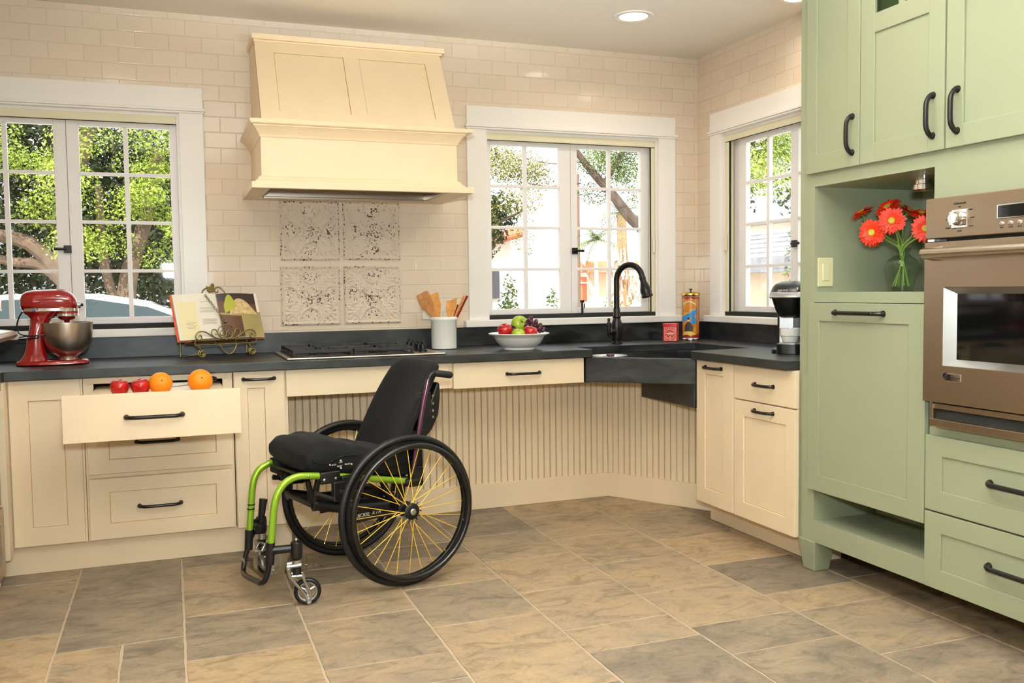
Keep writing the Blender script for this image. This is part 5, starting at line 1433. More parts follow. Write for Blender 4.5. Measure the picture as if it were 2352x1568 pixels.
# seat: sling pan, cushion
pan = MB(); pan.hexa([(.40, -.178, .470), (.40, .190, .476), (-.06, .190, .405), (-.06, -.178, .405)], [(.40, -.178, .480), (.40, .190, .486), (-.06, .190, .420), (-.06, -.178, .420)])
pan.build('seat_pan', BM, t, local=True)
cu = MB(); NU, NV = 22, 18
def cush(u, v):
    """top and bottom of the cushion: raised thigh front, hollow seat"""
    s = (u+.06)/.45; v = v/.195
    top = .540+.062*min(1, max(0, s*1.5-.12))
    top += .010*math.exp(-((s-.68)/.2)**2) - .012*(1-v*v)*math.exp(-((s-.35)/.3)**2) + .006*math.exp(-(v/.2)**2)*math.exp(-((s-.9)/.2)**2)
    bot = .412+.070*min(1, s*1.05)
    return top+.003*math.sin(u*40+v*3)+.002*math.sin(u*90+1), bot
rings = []
for i in range(NU+1):
    u = -.055+.447*i/NU; e = abs(i/NU-.5)*2
    k = max(.55, math.sqrt(max(0, 1-(max(0, i/NU-.93)/.07)**2.6)))
    ring = []
    for j in range(36):
        a = 2*PI*j/36; c, s = math.cos(a), math.sin(a)
        cv = math.copysign(abs(c)**.45, c); sv = math.copysign(abs(s)**.6, s)
        v = .197*cv*(1 if i/NU < .93 else .97)
        tp, bt = cush(u, v); mid = (tp+bt)/2
        ring.append((u, v, mid+(tp-bt)/2*sv*k))
    rings.append(ring)
cu.loft(rings)
co = cu.build('seat_cushion', FA, t, local=True, ang=80)
pp = MB(); sm_ = smooth_path([(.372, .1985, .545), (.34, .2, .525), (.30, .2005, .528), (.25, .2005, .545), (.18, .2005, .542)], 5); pp.tube(sm_, .002, 6); pp.build('cushion_piping', RB, co, local=True)
# care marks printed on the cushion side
FCu = Matrix(((-1, 0, 0, .255), (0, 0, 1, .2), (0, 1, 0, .515), (0, 0, 0, 1)))
mk = MB(T[t] @ FCu)
for a, b_ in ((-.046, .002), (.046, -.006), (.0, .014), (0, -.016)): mk.tube([(a, b_, -.002), (a, b_, .0025)], [.0030, .0030], 10)
mk.build('printed_dots', M['label'], co)
Wc = T[t] @ FCu
for s_, a, b_ in (('BACK', -.030, .0), ('FRONT', .028, -.004), ('LEFT', .0, .007), ('RIGHT', -.006, -.008)):
    text(s_, .0075, Wc @ Matrix.Translation((a, b_, .002)), M['label'], co)
fl = MB(); fl.box(.352, -.198, .440, .388, -.09, .500); fl.box(.345, -.16, .425, .375, -.05, .455); fl.build('seat_strap', FA, t, .006, local=True)
# backrest
br = MB(); rings = []; NZ = 26
for i in range(NZ+1):
    s = i/NZ; z = .44+.445*s
    uf = -.030-.50*(z-.54)
    w = .196*(1-.12*max(0, (s-.55)/.45)**2.5-.22*max(0, (s-.93)/.07)**2)
    th = .062*(1-.5*max(0, (s-.9)/.1)**2)
    ring = []
    for j in range(40):
        a = 2*PI*j/40; c, sn = math.cos(a), math.sin(a)
        cv = math.copysign(abs(c)**.55, c); sv = math.copysign(abs(sn)**.7, sn)
        v = w*cv
        curve = .045*(v/.186)**2*(1-.35*s)
        ring.append((uf-.045+curve+th/2*sv+.012*math.sin(PI*s), v, z))
    rings.append(ring)
br.loft(rings); bo = br.build('backrest', FA, t, local=True, ang=80)
sh = MB()
P = [(-.125, .60), (-.16, .565), (-.195, .60), (-.228, .66), (-.238, .74), (-.236, .795), (-.222, .80), (-.175, .69)]
sh.add([(u, v, z) for v in (-.155, .155) for u, z in P], [tuple(range(7, -1, -1)), tuple(range(8, 16))]+[(i, (i+1) % 8, 8+(i+1) % 8, 8+i) for i in range(8)], False)
so = sh.build('back_shell', BM, t, .012, local=True)
k = MB(); k.box(-.17, .155, .655, -.115, .19, .765); k.build('back_bracket', BM, t, .004, local=True)
k = MB()
for z in (.648, .675, .705, .738): k.box(-.202, .153, z, -.194, .158, z+.010)
k.build('bracket_slots', M['alu'], so, local=True)
for s_ in (1, -1):
    y = .198 if s_ > 0 else -.150
    ou = 0 if s_ > 0 else -.05
    k = MB(); k.tube([(-.068, y, .43), (-.100+ou*.5, y, .60), (-.128+ou, y, .73), (-.152+ou, y, .82)], .0105, 14); k.build('back_cane', M['purple'], t, local=True)
    k = MB(); k.tube(smooth_path([(-.150+ou, y, .805), (-.160+ou, y, .832), (-.178+ou, y, .842), (-.20+ou, y, .840)], 5), .0112, 14); k.build('cane_bend', BM, t, local=True)
    k = MB(); k.tube([(-.185+ou, y, .842), (-.192+ou, y, .8415), (-.262+ou, y, .830), (-.270+ou, y, .829)], [.012, .0145, .0150, .009], 16); k.build('push_grip', RB, t, local=True)
    k = MB(); k.box(-.115, y-.012, .38, -.05, y+.010, .46); k.tube([(-.10, y, .40), (-.03, y, .40)], .017, 12); k.build('cane_mount', BM, t, .004, local=True)
k = MB(); k.box(-.13, .10, .45, -.085, .185, .53); k.tube([(-.09, -.17, .47), (-.09, .17, .47)], .012, 12); k.build('back_hinge', BM, t, .008, local=True)
# clamps on the side tube, wheel lock
for s_ in (1, -1):
    y = .190 if s_ > 0 else -.175
    k = MB(); k.box(.262, y-.020, .445, .345, y+.020, .492); k.build('side_clamp', BM, t, .004, local=True)
    k = MB()
    for u in (.330, .282): k.ell((u, y+.021*s_, .463), (.006, .003, .006), 12, 8)
    k.ell((.392, y+.014*s_, .485), (.005, .003, .005), 12, 8)
    k.build('clamp_bolt', M['chrome'], t, local=True)
    k = MB(); k.box(.235, y+.012*s_, .375, .300, y+.038*s_, .452); k.box(.195, y+.012*s_, .42, .262, y+.034*s_, .47); k.build('wheel_lock', BM, t, .004, local=True)
    k = MB(); k.tube([(.300, y+.030*s_, .388), (.372, y+.030*s_, .418)], [.0085, .0085], 12); k.tube([(.24, y+.04*s_, .38), (.24, y+.075*s_, .375)], [.012, .012], 12); k.build('lock_lever', RB, t, local=True)
    k = MB()
    for u, z in ((.268, .412), (.256, .385)): k.tube([(u, y+.038*s_, z), (u, y+.042*s_, z)], [.009, .009], 14)
    k.build('lock_bolt', M['alu'], t, local=True)
k = MB(); k.tube([(.372, -.205, .411), (.318, -.205, .405)], .0085, 12); k.build('far_lock_grip', RB, t, local=True)
# under-frame: axle, swing arm, shock
k = MB(); k.tube([(0, -.285, .3065), (0, .285, .3065)], .018, 16); k.build('axle', BM, t, local=True)
for y in (.13, -.12):
    k = MB(); k.tube([(.338, y, .352), (.20, y, .318), (.0, y, .306)], [.021, .022, .024], 16); k.tube([(.346, y, .352), (.332, y, .352)], [.024, .024], 16)
    k.hexa([(.20, y-.008, .250), (.20, y+.008, .250), (-.02, y+.008, .262), (-.02, y-.008, .262)], [(.20, y-.008, .318), (.20, y+.008, .318), (-.02, y+.008, .31), (-.02, y-.008, .31)])
    ao = k.build('swing_arm', BM, t, .001, local=True)
    for sp_ in (([(.378, y+.03, .462), (.350, y+.005, .372)], [.011, .013]), ([(.335, y+.03, .455), (.344, y+.005, .372)], [.011, .013]), ([(.05, y+.02, .42), (.0, y, .32)], [.014, .016])):
        k = MB(); k.tube(*sp_, 12); k.build('strut', BM, t, local=True)
    if y > 0:
        W = T[t] @ Matrix(((-1, 0, 0, .135), (0, 0, 1, y+.0085), (0, 1, 0, .280), (0, 0, 0, 1))) @ Matrix.Rotation(.03, 4, 'Z')
        text('QUICKIE', .021, W @ Matrix.Translation((-.008, .0, 0)), M['label'], ao)
        text('XTR', .021, W @ Matrix.Translation((.062, .002, 0)), M['label'], ao, shear=.5, spacing=1.15)
k = MB(); k.tube([(.338, -.12, .352), (.338, .13, .352)], .015, 14); k.build('cross_tube', BM, t, local=True)
k = MB(); k.tube([(.13, .04, .38), (.118, .04, .29)], .013, 14); k.tube([(.133, .04, .395), (.129, .04, .372)], .019, 14); k.tube([(.115, .04, .285), (.118, .04, .305)], .019, 14); sk = k.build('shock_absorber', M['chrome'], t, local=True)
k = MB(); k.tube([(.130+.02*math.cos(a*.5)-.0005*a/3, .04+.02*math.sin(a*.5), .372-.0012*a) for a in range(0, 62)], .0042, 8); k.build('shock_spring', M['redspring'], sk, local=True)
k = MB(); k.box(.02, .0, .315, .16, .11, .345); k.box(.06, .05, .345, .12, .10, .375); k.box(-.03, -.10, .335, .10, .10, .352); k.build('suspension_block', BM, t, .004, local=True)
# wheels
def wheel(y, s):
    X = Matrix(((1, 0, 0, 0), (0, 0, s, y), (0, 1, 0, .3065), (0, 0, 0, 1)))     # local z of the wheel = outwards
    w = MB(X); w.torus(.2925, .014, (0, 0, 0), 96, 14); wo = w.build('tire', RB, t, local=True)
    w = MB(X)
    pr = [(.2625, -.009), (.2625, .009), (.268, .0125), (.281, .0125), (.281, -.0125), (.268, -.0125)]
    N = 96; rg = [[(r*math.cos(2*PI*k/N), r*math.sin(2*PI*k/N), z) for k in range(N)] for r, z in pr+[pr[0]]]
    w.loft(rg, False); w.build('rim', BM, wo, local=True)
    w = MB(X); w.torus(.2655, .0118, (0, 0, .044), 96, 14)
    ho = w.build('hand_rim', M['blackplastic'], wo, local=True)
    w = MB(X)
    for k in range(6):
        a = 2*PI*k/6+.3; w.tube([(.268*math.cos(a), .268*math.sin(a), .006), (.266*math.cos(a), .266*math.sin(a), .040)], .004, 8)
    w.build('hand_rim_tab', M['alu'], ho, local=True)
    w = MB(X); n = 28
    for k in range(n):
        a = 2*PI*k/n; zf = .030 if k % 2 else -.022; off = (.30 if (k//2) % 2 else -.30)
        w.tube([(.031*math.cos(a+off), .031*math.sin(a+off), zf), (.264*math.cos(a), .264*math.sin(a), .0)], [.0017, .0014], 6)
    w.build('spokes', M['yellow'], wo, local=True)
    w = MB(X)
    for k in range(n):
        a = 2*PI*k/n; w.tube([(.257*math.cos(a), .257*math.sin(a), .0008), (.266*math.cos(a), .266*math.sin(a), 0)], [.0024, .0028], 6)
    for k in range(6): pass
    w.build('nipples', M['brass'], wo, local=True)
    w = MB(X); w.lathe([(.012, -.035), (.020, -.034), (.033, -.026), (.033, -.020), (.022, -.016), (.020, .0), (.022, .022), (.0335, .026), (.0335, .032), (.026, .036), (.018, .038), (0, .038)], 32)
    for k in range(14):
        a = 2*PI*k/14; w.tube([(.030*math.cos(a), .030*math.sin(a), .029), (.046*math.cos(a+.1), .046*math.sin(a+.1), .027)], [.0032, .0022], 6)
    hb = w.build('hub', BM, wo, local=True, ang=50)
    w = MB(X); w.lathe([(.0135, .037), (.0135, .042), (.011, .0445), (0, .0455)], 24); w.build('hub_cap', M['alu'], hb, local=True, ang=50)
    w = MB(X); a = 4.0; w.tube([(.262*math.cos(a), .262*math.sin(a), .004), (.240*math.cos(a), .240*math.sin(a), .004)], [.003, .003], 8); w.build('valve', M['chrome'], wo, local=True)
wheel(.2745, 1); wheel(-.2745, -1)

# ------------------------------------------------------------------ outdoors
GZ = -.35
struct(MB().box(-40, .6, GZ-.2, 60, 60, GZ).box(XR+.6, -30, GZ-.2, 60, .6, GZ).build('ground', M['driveway']))
def leaves(mb, c, r, n, size, rng, flat=.55):
    for _ in range(n):
        while True:
            p = Vector((rng.uniform(-1, 1), rng.uniform(-1, 1), rng.uniform(-1, 1)))
            if .25 < p.length < 1: break
        q = Vector((c[0]+p.x*r[0], c[1]+p.y*r[1], c[2]+p.z*r[2]))
        d = Vector((rng.gauss(0, 1), rng.gauss(0, 1), rng.gauss(0, 1)))+p*1.2+Vector((0, -.5, .8)); d.normalize()
        e = d.orthogonal().normalized(); a = rng.uniform(0, 2*PI); e = e*math.cos(a)+d.cross(e)*math.sin(a); f_ = d.cross(e)
        s = size*rng.uniform(.6, 1.3)
        mb.add([tuple(q-e*s), tuple(q-f_*s*flat), tuple(q+e*s), tuple(q+f_*s*flat)], [(0, 1, 2, 3)], False)
def tree(name, label, base, limbs, clumps, leafm, barkm, size, seed, cat='tree', inner=None):
    rng = random.Random(seed)
    t = thing(name, label, cat, base)
    if limbs:
        k = MB()
        for p, r in limbs: k.tube(smooth_path(p, 4), [r[0]+(r[1]-r[0])*i/((len(p)-1)*4) for i in range((len(p)-1)*4+1)], 9)
        k.build('trunk', barkm, t)
    k = MB()
    for c, r, n in clumps: leaves(k, c, r, n, size, rng)
    k.build('foliage', leafm, t)
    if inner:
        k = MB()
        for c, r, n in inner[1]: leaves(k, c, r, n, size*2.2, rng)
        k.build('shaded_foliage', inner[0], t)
    return t
rng = random.Random(3)
# big bright tree outside the left window
cl = []
for _ in range(84):
    x = rng.uniform(-4.6, .9); z = rng.uniform(1.75, 5.2)
    if z < 2.4 and (-2.2 < x < -1.5 or -.9 < x < -.2): z += .7
    r = rng.uniform(.28, .55); cl.append(((x, 9.4+rng.uniform(-.5, .6), z), (r*1.05, r*.6, r*.62), 620))
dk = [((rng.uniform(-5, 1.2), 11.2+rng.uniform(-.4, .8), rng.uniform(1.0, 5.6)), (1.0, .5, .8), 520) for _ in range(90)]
tree('broadleaf_tree', 'bright green tree with forked trunks outside the left window', (-1.55, 10, GZ),
     [([(-1.15, 9.9, GZ), (-1.28, 9.9, .8), (-1.45, 9.9, 1.5), (-1.42, 9.9, 2.2), (-1.15, 9.8, 3.2), (-.9, 9.8, 4.2)], (.17, .09)), ([(-1.42, 9.9, 1.4), (-1.9, 9.9, 1.95), (-2.6, 9.8, 2.15), (-3.3, 9.8, 2.7)], (.13, .06)), ([(-1.2, 9.95, 1.0), (-1.7, 9.95, 1.6), (-2.2, 9.95, 1.7), (-3.2, 10, 2.0)], (.10, .05)),
      ([(-.72, 9.9, GZ), (-.66, 9.9, .9), (-.55, 9.9, 1.6), (-.30, 9.9, 2.4), (-.1, 9.8, 3.4)], (.17, .08)), ([(-.68, 9.9, .8), (-.9, 9.9, 1.6), (-.95, 9.9, 2.8)], (.09, .05))],
     cl, M['leaf'], M['palebark'], .024, 5, inner=(M['leafshade'], dk))
tree('hedge', 'yellow green hedge behind the white car outside the left window', (-2.8, 12.6, GZ), None, [((-4.4+.42*k, 12.6, GZ+.75+.1*math.sin(k*2.1)), (.40, .4, 1.05), 420) for k in range(8)], M['leafhedge'], M['bark'], .045, 8, 'hedge')
# grey house far behind
t = thing('grey_house', 'grey house with white framed windows far behind the left tree', 'house', (.5, 19, GZ))
b = MB(); b.box(-4, 18, GZ, 1.5, 24, 3.1); b.build('walls', M['shingle'], t)
b = MB(); b.hexa([(-4.4, 17.6, 3.1), (1.9, 17.6, 3.1), (1.9, 24.4, 3.1), (-4.4, 24.4, 3.1)], [(-4.4, 20.9, 5.0), (1.9, 20.9, 5.0), (1.9, 21.1, 5.0), (-4.4, 21.1, 5.0)]); b.build('roof', M['shingle'], t)
for x in (-.95, -.3, .3):
    b = MB(); b.box(x-.22, 17.94, .9, x+.22, 18.0, 2.0); w_ = b.build('window_pane', M['windowdark'], t)
    b = MB(); b.box(x-.26, 17.9, .86, x-.21, 17.95, 2.04); b.box(x+.21, 17.9, .86, x+.26, 17.95, 2.04); b.box(x-.26, 17.9, 1.98, x+.26, 17.95, 2.04); b.box(x-.26, 17.9, .86, x+.26, 17.95, .92); b.box(x-.015, 17.9, .86, x+.015, 17.95, 2.0); b.build('window_frame', M['white'], w_)
# white car
CX = .85
t = thing('car', 'white car parked outside the left window', 'car', (-1.9+CX, 6.0, GZ))
XF = Matrix.Translation((CX, 0, 0))
sec = [(-4.30, .45, .80, .70), (-4.25, .30, .95, .78), (-3.6, .24, 1.02, .84), (-3.0, .24, 1.10, .84)]
body = MB(XF); prof = [(-4.3, .5), (-4.25, .86), (-3.9, .98), (-3.2, 1.02), (-.2, 1.0), (.25, .94), (.60, .78), (.66, .5), (.60, .28), (-4.2, .28)]
Wd = [5.10, 6.85]
def rows(yv, inset): return [(x, yv, GZ+z) for x, z in prof]
n = len(prof)
body.add([(x, 5.16, GZ+z) for x, z in prof]+[(x, 5.10, GZ+z*.985+.005) for x, z in [(x*.995, z) for x, z in prof]]+[(x, 6.80, GZ+z) for x, z in prof]+[(x, 6.86, GZ+z) for x, z in prof],
         [tuple(n+i for i in range(n)), tuple(3*n+n-1-i for i in range(n))]+[(r*n+i, r*n+(i+1) % n, b_*n+(i+1) % n, b_*n+i) for r, b_ in ((1, 0), (0, 2), (2, 3)) for i in range(n)], False)
body.build('car_body', M['carwhite'], t, .04, seg=3)
cab = MB(XF); lo = [(-3.95, 1.0), (-.62, 1.0)]; 
def cabring(y, f):
    P = [(-3.95, .98), (-3.75, 1.22), (-3.3, 1.42), (-2.4, 1.52), (-1.6, 1.515), (-1.05, 1.42), (-.55, 1.22), (-.10, .98)]
    return [(-2.0+(x+2.0)*f, y, GZ+.98+(z-.98)*(f if f < 1 else 1)) for x, z in P]
A = [cabring(5.20, 1), cabring(5.34, .97), cabring(6.62, .97), cabring(6.76, 1)]
A[0] = [(x, 5.20, GZ+.98+(z-GZ-.98)*.0) for x, y, z in A[0]]; A[3] = [(x, 6.76, GZ+.98) for x, y, z in A[3]]
m_ = len(A[0])
g_ = MB(XF); vs = sum(A, [])
g_.add(vs, [(r*m_+i, r*m_+i+1, (r+1)*m_+i+1, (r+1)*m_+i) for r in range(3) for i in range(m_-1)], True)
g_.build('cabin_glass', M['carglass'], t, ang=40)
rf = MB(XF); rr_ = []
for y, f in ((5.42, .955), (5.5, .97), (6.46, .97), (6.54, .955)):
    P = [(-3.55, 1.36), (-3.3, 1.44), (-2.4, 1.54), (-1.6, 1.535), (-1.05, 1.45), (-.86, 1.38)]
    rr_.append([(x, y, GZ+z*(1 if f > .96 else .992)) for x, z in P])
rf.add(sum(rr_, []), [(r*6+i, r*6+i+1, r*6+i+7, r*6+i+6) for r in range(3) for i in range(5)], True)
ro = rf.build('roof_panel', M['carwhite'], t, ang=50); sdm = ro.modifiers.new('thickness', 'SOLIDIFY'); sdm.thickness = .12
pl_ = MB(XF)
for y in (5.27, 6.69):
    s_ = .12 if y < 6 else -.12
    for p in ([(-.12, y, GZ+.98), (-.58, y+s_*.8, GZ+1.22), (-1.08, y+s_*1.4, GZ+1.43), (-1.6, y+s_*1.6, GZ+1.52), (-2.4, y+s_*1.6, GZ+1.525), (-3.3, y+s_*1.4, GZ+1.43), (-3.75, y+s_*.8, GZ+1.22), (-3.93, y, GZ+.98)], [(-2.1, y, GZ+.98), (-2.1, y+s_*1.6, GZ+1.52)]): pl_.tube(p, .032, 8)
pl_.build('pillars', M['carwhite'], t)
for x in (-3.45, -.35):
    for y in (5.14, 6.82):
        k = MB(XF); k.lathe([(.18, -.10), (.31, -.10), (.33, -.06), (.33, .06), (.31, .10), (.18, .10)], 28, (x, y, GZ+.33), Matrix.Rotation(PI/2, 3, 'X'), ring=True); wo = k.build('car_wheel', RB, t)
        k = MB(XF); k.lathe([(.19, -.07), (.19, .07), (0, .07)], 20, (x, y, GZ+.33), Matrix.Rotation(PI/2, 3, 'X')); k.build('wheel_disc', M['alu'], wo)
# middle window: white house with red tiles
t = thing('tiled_house', 'white house with a red tile roof edge outside the middle window', 'house', (5.0, 14.6, GZ))
b = MB(); b.hexa([(2.6, 14.6, GZ), (7.3, 14.6, GZ), (7.3, 18, GZ), (2.6, 18, GZ)], [(2.6, 14.6, 1.25), (7.3, 14.6, 2.45), (7.3, 18, 2.45), (2.6, 18, 1.25)]); b.build('walls', M['stucco'], t)
b = MB(); 
for k in range(18):
    x = 2.3+.29*k; z = 1.05+.256*(x-2.3)+.10
    for r in range(2): b.tube([(x, 14.35+.2*r, z+.06*r), (x+.30, 14.35+.2*r, z+.077+.06*r)], [.105, .095], 10)
b.hexa([(2.2, 14.4, 1.1), (7.5, 14.4, 2.46), (7.5, 18.2, 2.46), (2.2, 18.2, 1.1)], [(2.2, 14.4, 1.18), (7.5, 14.4, 2.54), (7.5, 18.2, 2.54), (2.2, 18.2, 1.18)])
b.build('tile_roof', M['terracotta'], t)
MB().box(6.35, 14.5, 1.0, 6.98, 14.58, 1.62).build('dark_opening', M['windowdark'], t)
b = MB(); b.box(7.0, 15.2, 2.42, 7.45, 15.7, 2.85); b.build('chimney', M['bluegrey'], t)
t = thing('peach_house', 'pale house with small tiled awnings over windows outside the middle window', 'house', (14, 24, GZ))
b = MB(); b.box(11.2, 24, GZ, 19.5, 30, 3.0); b.build('walls', M['stucco'], t)
b = MB(); b.box(13.75, 23.96, GZ, 15.3, 24.0, 1.8); b.box(15.3, 23.5, GZ, 17.5, 24, 2.0); b.build('peach_bay', M['peach'], t)
for x, w_, z in ((13.05, .35, 1.75), (14.35, .75, 1.75), (15.6, .4, 1.75)):
    b = MB(); b.hexa([(x-w_, 23.2, z), (x+w_, 23.2, z), (x+w_, 24, z), (x-w_, 24, z)], [(x-w_*.7, 23.6, z+.30), (x+w_*.7, 23.6, z+.30), (x+w_, 24, z+.42), (x-w_, 24, z+.42)]); b.build('tile_awning', M['terracotta'], t)
for x in (13.05, 15.85):
    b = MB(); b.box(x-.32, 23.42, .75, x+.32, 23.48, 1.60); wo = b.build('window_shade', M['terracotta'], t)
    b = MB(); b.box(x-.03, 23.36, .72, x+.03, 23.42, 1.62); b.box(x-.35, 23.36, 1.38, x+.35, 23.42, 1.43); b.box(x-.35, 23.36, .70, x+.35, 23.42, .76); b.build('window_frame', M['white'], wo)
# trees, shrubs, pole
rng = random.Random(12)
cl = [((5.15+rng.uniform(-1.0, .55), 9.0+rng.uniform(-.4, .4), rng.uniform(2.2, 4.6)), (.40, .4, .27), 800) for _ in range(24)]+[((4.75+rng.uniform(-.5, .2), 9, rng.uniform(1.75, 2.4)), (.26, .3, .25), 340) for _ in range(7)]+[((5.45, 9.0, 2.1), (.22, .2, .38), 260), ((5.65, 9, 3.1), (.38, .3, .3), 300)]
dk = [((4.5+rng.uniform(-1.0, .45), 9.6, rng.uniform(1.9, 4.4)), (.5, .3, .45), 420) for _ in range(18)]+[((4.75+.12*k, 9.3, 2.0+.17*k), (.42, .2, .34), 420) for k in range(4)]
tree('olive_tree', 'olive green tree filling the upper left panes of the middle window', (4.3, 9.2, GZ), [([(4.2, 9.3, GZ), (4.25, 9.3, 1.5), (4.5, 9.3, 2.6), (4.9, 9.2, 3.6)], (.16, .06)), ([(4.3, 9.3, 1.8), (4.9, 9.2, 2.2), (5.5, 9.1, 2.5)], (.05, .015))], cl, M['leafolive'], M['bark'], .020, 21, inner=(M['leafshade'], dk))
cl = [((6.7+rng.uniform(-.45, .55), 8.4+rng.uniform(-.3, .3), rng.uniform(2.75, 4.2)), (.30, .3, .22), 560) for _ in range(22)]+[((6.35, 8.4, 3.25), (.25, .2, .15), 60), ((6.2, 8.4, 3.0), (.2, .2, .12), 40)]
tree('leaning_tree', 'tree with a bare branch slanting across the right panes of middle window', (7.9, 8.3, GZ), [([(8.6, 8.3, GZ), (8.1, 8.3, 1.2), (7.30, 8.2, 2.05), (6.95, 8.2, 2.35), (6.60, 8.2, 2.75), (6.35, 8.2, 2.98), (6.05, 8.2, 3.32), (5.6, 8.2, 3.9)], (.13, .035)), ([(6.5, 8.2, 2.85), (6.9, 8.3, 3.4), (7.1, 8.3, 4.0)], (.05, .02)), ([(6.1, 8.2, 2.85), (5.6, 8.3, 2.8), (5.2, 8.3, 2.85)], (.012, .004)), ([(6.2, 8.2, 3.2), (5.7, 8.3, 3.15), (5.3, 8.3, 3.2)], (.012, .004))], cl, M['leafmid'], M['bark'], .019, 22)
def palm(name, label, x, y, zt, n, L_, m, trunkm, seed, r=.16):
    rg = random.Random(seed); t = thing(name, label, 'tree', (x, y, GZ))
    k = MB(); k.tube([(x, y, GZ), (x+.03, y, zt*.5), (x, y, zt)], [r, r*.9, r*.8], 10); k.build('trunk', trunkm, t)
    k = MB()
    for i in range(n):
        a = 2*PI*i/n+rg.uniform(-.2, .2); el = rg.uniform(-.2, 1.0); prev = None
        for s in range(9):
            u = s/8; h = L_*u; px_ = x+math.cos(a)*h*math.cos(el*.8); py_ = y+math.sin(a)*h*math.cos(el*.8); pz = zt+math.sin(el)*h-.55*L_*u*u
            p = Vector((px_, py_, pz))
            if prev is not None:
                d = (p-prev); sd = d.cross(Vector((0, 0, 1))).normalized()
                for sg in (-1, 1):
                    for q in range(2):
                        o_ = prev+d*(q*.5); w_ = L_*.16*(1-u*.7)
                        k.add([tuple(o_), tuple(o_+sd*sg*w_+d*.7-Vector((0, 0, .05))), tuple(o_+d*.25)], [(0, 1, 2)], False)
            prev = p
    k.build('fronds', m, t)
    return t
tp = palm('palm_tree', 'palm tree with orange trunk behind the slanting branch', 8.78, 12, 2.75, 22, .85, M['leafmid'], mat('palm_orange_bark', (188, 138, 98), .9, var=.4, vscale=6), 31, .12)
rg = random.Random(4); k = MB()
for _ in range(220):
    a = rg.uniform(0, 2*PI); z = rg.uniform(1.0, 2.1); w_ = .26*math.sin(PI*min(1, (z-.9)/1.25))+.06
    p = Vector((8.78+w_*math.cos(a), 12+w_*math.sin(a), z)); k.add([tuple(p), tuple(p+Vector((.04, 0, -.22))), tuple(p+Vector((.0, .03, -.24)))], [(0, 1, 2)], False)
k.build('dead_fronds', mat('dry_frond', (214, 194, 170), .9), tp)
palm('palm_tree', 'low feathery palm behind the window latch pane of middle window', 10.6, 17, 2.5, 26, 1.1, M['leafmid'], M['stucco'], 32, .06)
t = thing('utility_pole', 'brown wooden pole behind the upper panes of the middle window', 'pole', (11.9, 21, GZ))
MB().tube([(11.9, 21, GZ), (11.9, 21, 4.75)], [.11, .09], 10).build('post', M['pole'], t)
def cone_bush(name, label, x, y, h, w_, m, seed, n=420, cat='shrub'):
    rg = random.Random(seed); t = thing(name, label, cat, (x, y, GZ)); k = MB()
    for i in range(9):
        u = i/8; leaves(k, (x, y, GZ+h*(.08+.85*u)), (w_*(1-u*.85)+.05, w_*(1-u*.85)+.05, h*.12), int(n*(1-u*.7)/5), .045, rg)
    k.build('foliage', m, t); MB().tube([(x, y, GZ), (x, y, GZ+h*.6)], [.04, .02], 6).build('stem', M['bark'], t)
cone_bush('cypress_shrub', 'pointed green shrub in front of the white tiled house', 5.72, 10.5, 1.75, .48, M['leafmid'], 41, 700)
cone_bush('round_shrub', 'loose green shrub right of the pointed shrub outside middle window', 6.62, 10.6, 1.5, .42, M['leafmid'], 42, 420)
cone_bush('cypress_shrub', 'tall yellow green shrub behind the kitchen faucet outside', 9.0, 11.2, 2.15, .50, M['leaf'], 43, 700)
cone_bush('low_shrub', 'low shrub under the peach house window outside middle window', 12.0, 19.0, 1.3, .8, M['leafmid'], 44, 420)
# right window view
t = thing('grey_roof_house', 'house with grey shingle roof and peach walls outside the right window', 'house', (12.4, 11, GZ))
b = MB(); b.box(12.4, 8.0, GZ, 18, 16.5, 1.60); b.build('walls', M['peach'], t)
b = MB(); b.box(12.0, 7.6, 1.50, 12.4, 17, 1.78); b.build('eave', M['shingle'], t)
b = MB()
for k in range(6): b.hexa([(12.0+.34*k, 7.6, 1.78+.13*k), (12.42+.34*k, 7.6, 1.82+.13*k), (12.42+.34*k, 17, 1.82+.13*k), (12.0+.34*k, 17, 1.78+.13*k)], [(12.0+.34*k, 7.6, 1.83+.13*k), (12.4+.34*k, 7.6, 1.95+.13*k), (12.4+.34*k, 17, 1.95+.13*k), (12.0+.34*k, 17, 1.83+.13*k)])
b.build('shingle_roof', M['shingle'], t)
t = thing('white_house', 'white two storey house behind the grey roof outside right window', 'house', (20, 20, GZ))
b = MB(); b.box(20, 14, GZ, 26, 24, 3.4); b.build('walls', M['stucco'], t)
b = MB(); b.hexa([(19.4, 13.4, 3.4), (26.6, 13.4, 3.4), (26.6, 24.6, 3.4), (19.4, 24.6, 3.4)], [(22.8, 13.4, 5.2), (23.2, 13.4, 5.2), (23.2, 24.6, 5.2), (22.8, 24.6, 5.2)]); b.build('roof', M['shingle'], t)
for y in (19, 21): MB().box(19.95, y-.5, 1.6, 20.0, y+.5, 2.9).build('window_pane', M['bluegrey'], t)
rng = random.Random(15)
cl = [((7.6+rng.uniform(-.4, .4), rng.uniform(5.0, 6.8), rng.uniform(2.55, 4.2)), (.33, .36, .24), 560) for _ in range(26)]+[((7.6, 6.4, 2.45), (.2, .2, .3), 90), ((7.6, 5.55, 2.5), (.15, .15, .1), 40)]
dk = [((8.2, rng.uniform(5.6, 7.0), rng.uniform(2.5, 4.2)), (.3, .35, .35), 130) for _ in range(12)]
tree('broadleaf_tree', 'yellow green tree in the upper panes of the right window', (8.2, 7.6, GZ), [([(8.2, 7.6, GZ), (8.15, 7.5, 1.8), (7.95, 7.1, 3.0), (7.7, 6.5, 3.8)], (.16, .06))], cl, M['leaf'], M['bark'], .020, 25, inner=(M['leafshade'], dk))
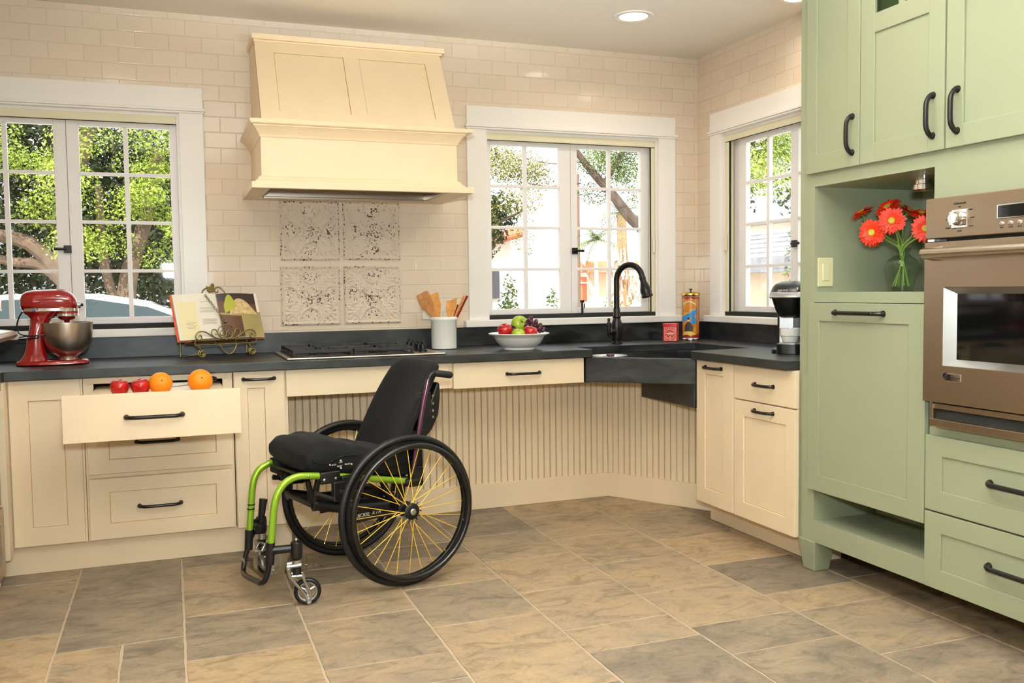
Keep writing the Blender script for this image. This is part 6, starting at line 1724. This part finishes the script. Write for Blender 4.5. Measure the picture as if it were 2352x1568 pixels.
cone_bush('conifer', 'small dark conifer in front of the grey roof outside right window', 11.6, 10.1, 2.85, .30, M['leafmid'], 46, 420, 'tree')

# ------------------------------------------------------------------ light
w = bpy.data.worlds.new('World'); SC.world = w; w.use_nodes = True
nt = w.node_tree; N = nt.nodes; L = nt.links; bg = N['Background']
tc = N.new('ShaderNodeTexCoord'); sp = N.new('ShaderNodeSeparateXYZ'); L.new(tc.outputs['Generated'], sp.inputs[0])
rp = N.new('ShaderNodeValToRGB'); e = rp.color_ramp
e.elements[0].position = 0; e.elements[0].color = (1, .99, .97, 1); e.elements[1].position = .6; e.elements[1].color = (.80, .89, 1, 1)
L.new(sp.outputs['Z'], rp.inputs['Fac']); L.new(rp.outputs['Color'], bg.inputs['Color']); bg.inputs['Strength'].default_value = SKY
sl = bpy.data.lights.new('sun', 'SUN'); sl.energy = SUN; sl.angle = math.radians(.6); sl.color = (1, .95, .86)
so = bpy.data.objects.new('sun', sl); COL.objects.link(so)
sv = Vector((-.42, -.72, .78)).normalized(); so.rotation_euler = sv.to_track_quat('Z', 'Y').to_euler()
fl = bpy.data.lights.new('camera_flash', 'AREA'); fl.shape = 'RECTANGLE'; fl.size = .20; fl.size_y = .14; fl.energy = FLASH; fl.color = (.84, .95, 1.0); fl.spread = math.radians(150)
fo = bpy.data.objects.new('camera_flash', fl); COL.objects.link(fo)
fo.location = (.03, -4.95, 1.43)
fd = Vector((.34, .92, .34)).normalized(); fo.rotation_euler = (-fd).to_track_quat('Z', 'Y').to_euler()
sb = bpy.data.lights.new('added_ceiling_fill', 'AREA'); sb.shape = 'DISK'; sb.size = .6; sb.spread = math.radians(100); sb.energy = FILL; sb.color = (.84, .95, 1.0)  # added fill aimed up to brighten the ceiling, not a lamp of the kitchen
sbo = bpy.data.objects.new('added_ceiling_fill', sb); COL.objects.link(sbo); sbo.location = (.9, -4.7, 1.55); sbo.rotation_euler = Vector((-.05, -.58, -1)).to_track_quat('Z', 'Y').to_euler()
SC.view_settings.view_transform = 'Standard'; SC.view_settings.look = 'None'; SC.view_settings.gamma = 1; SC.view_settings.exposure = EXPO
SC.view_settings.use_curve_mapping = False
SC.cycles.max_bounces = 7; SC.cycles.diffuse_bounces = 4; SC.cycles.glossy_bounces = 3; SC.cycles.adaptive_threshold = .02; SC.cycles.transparent_max_bounces = 12
SC.cycles.sample_clamp_indirect = 6; SC.cycles.caustics_reflective = False; SC.cycles.caustics_refractive = False
SC.cycles.use_denoising = True
# parts that repeat must not keep a top-level category
for o in bpy.data.objects:
    if o.parent is not None and 'category' in o: del o['category']
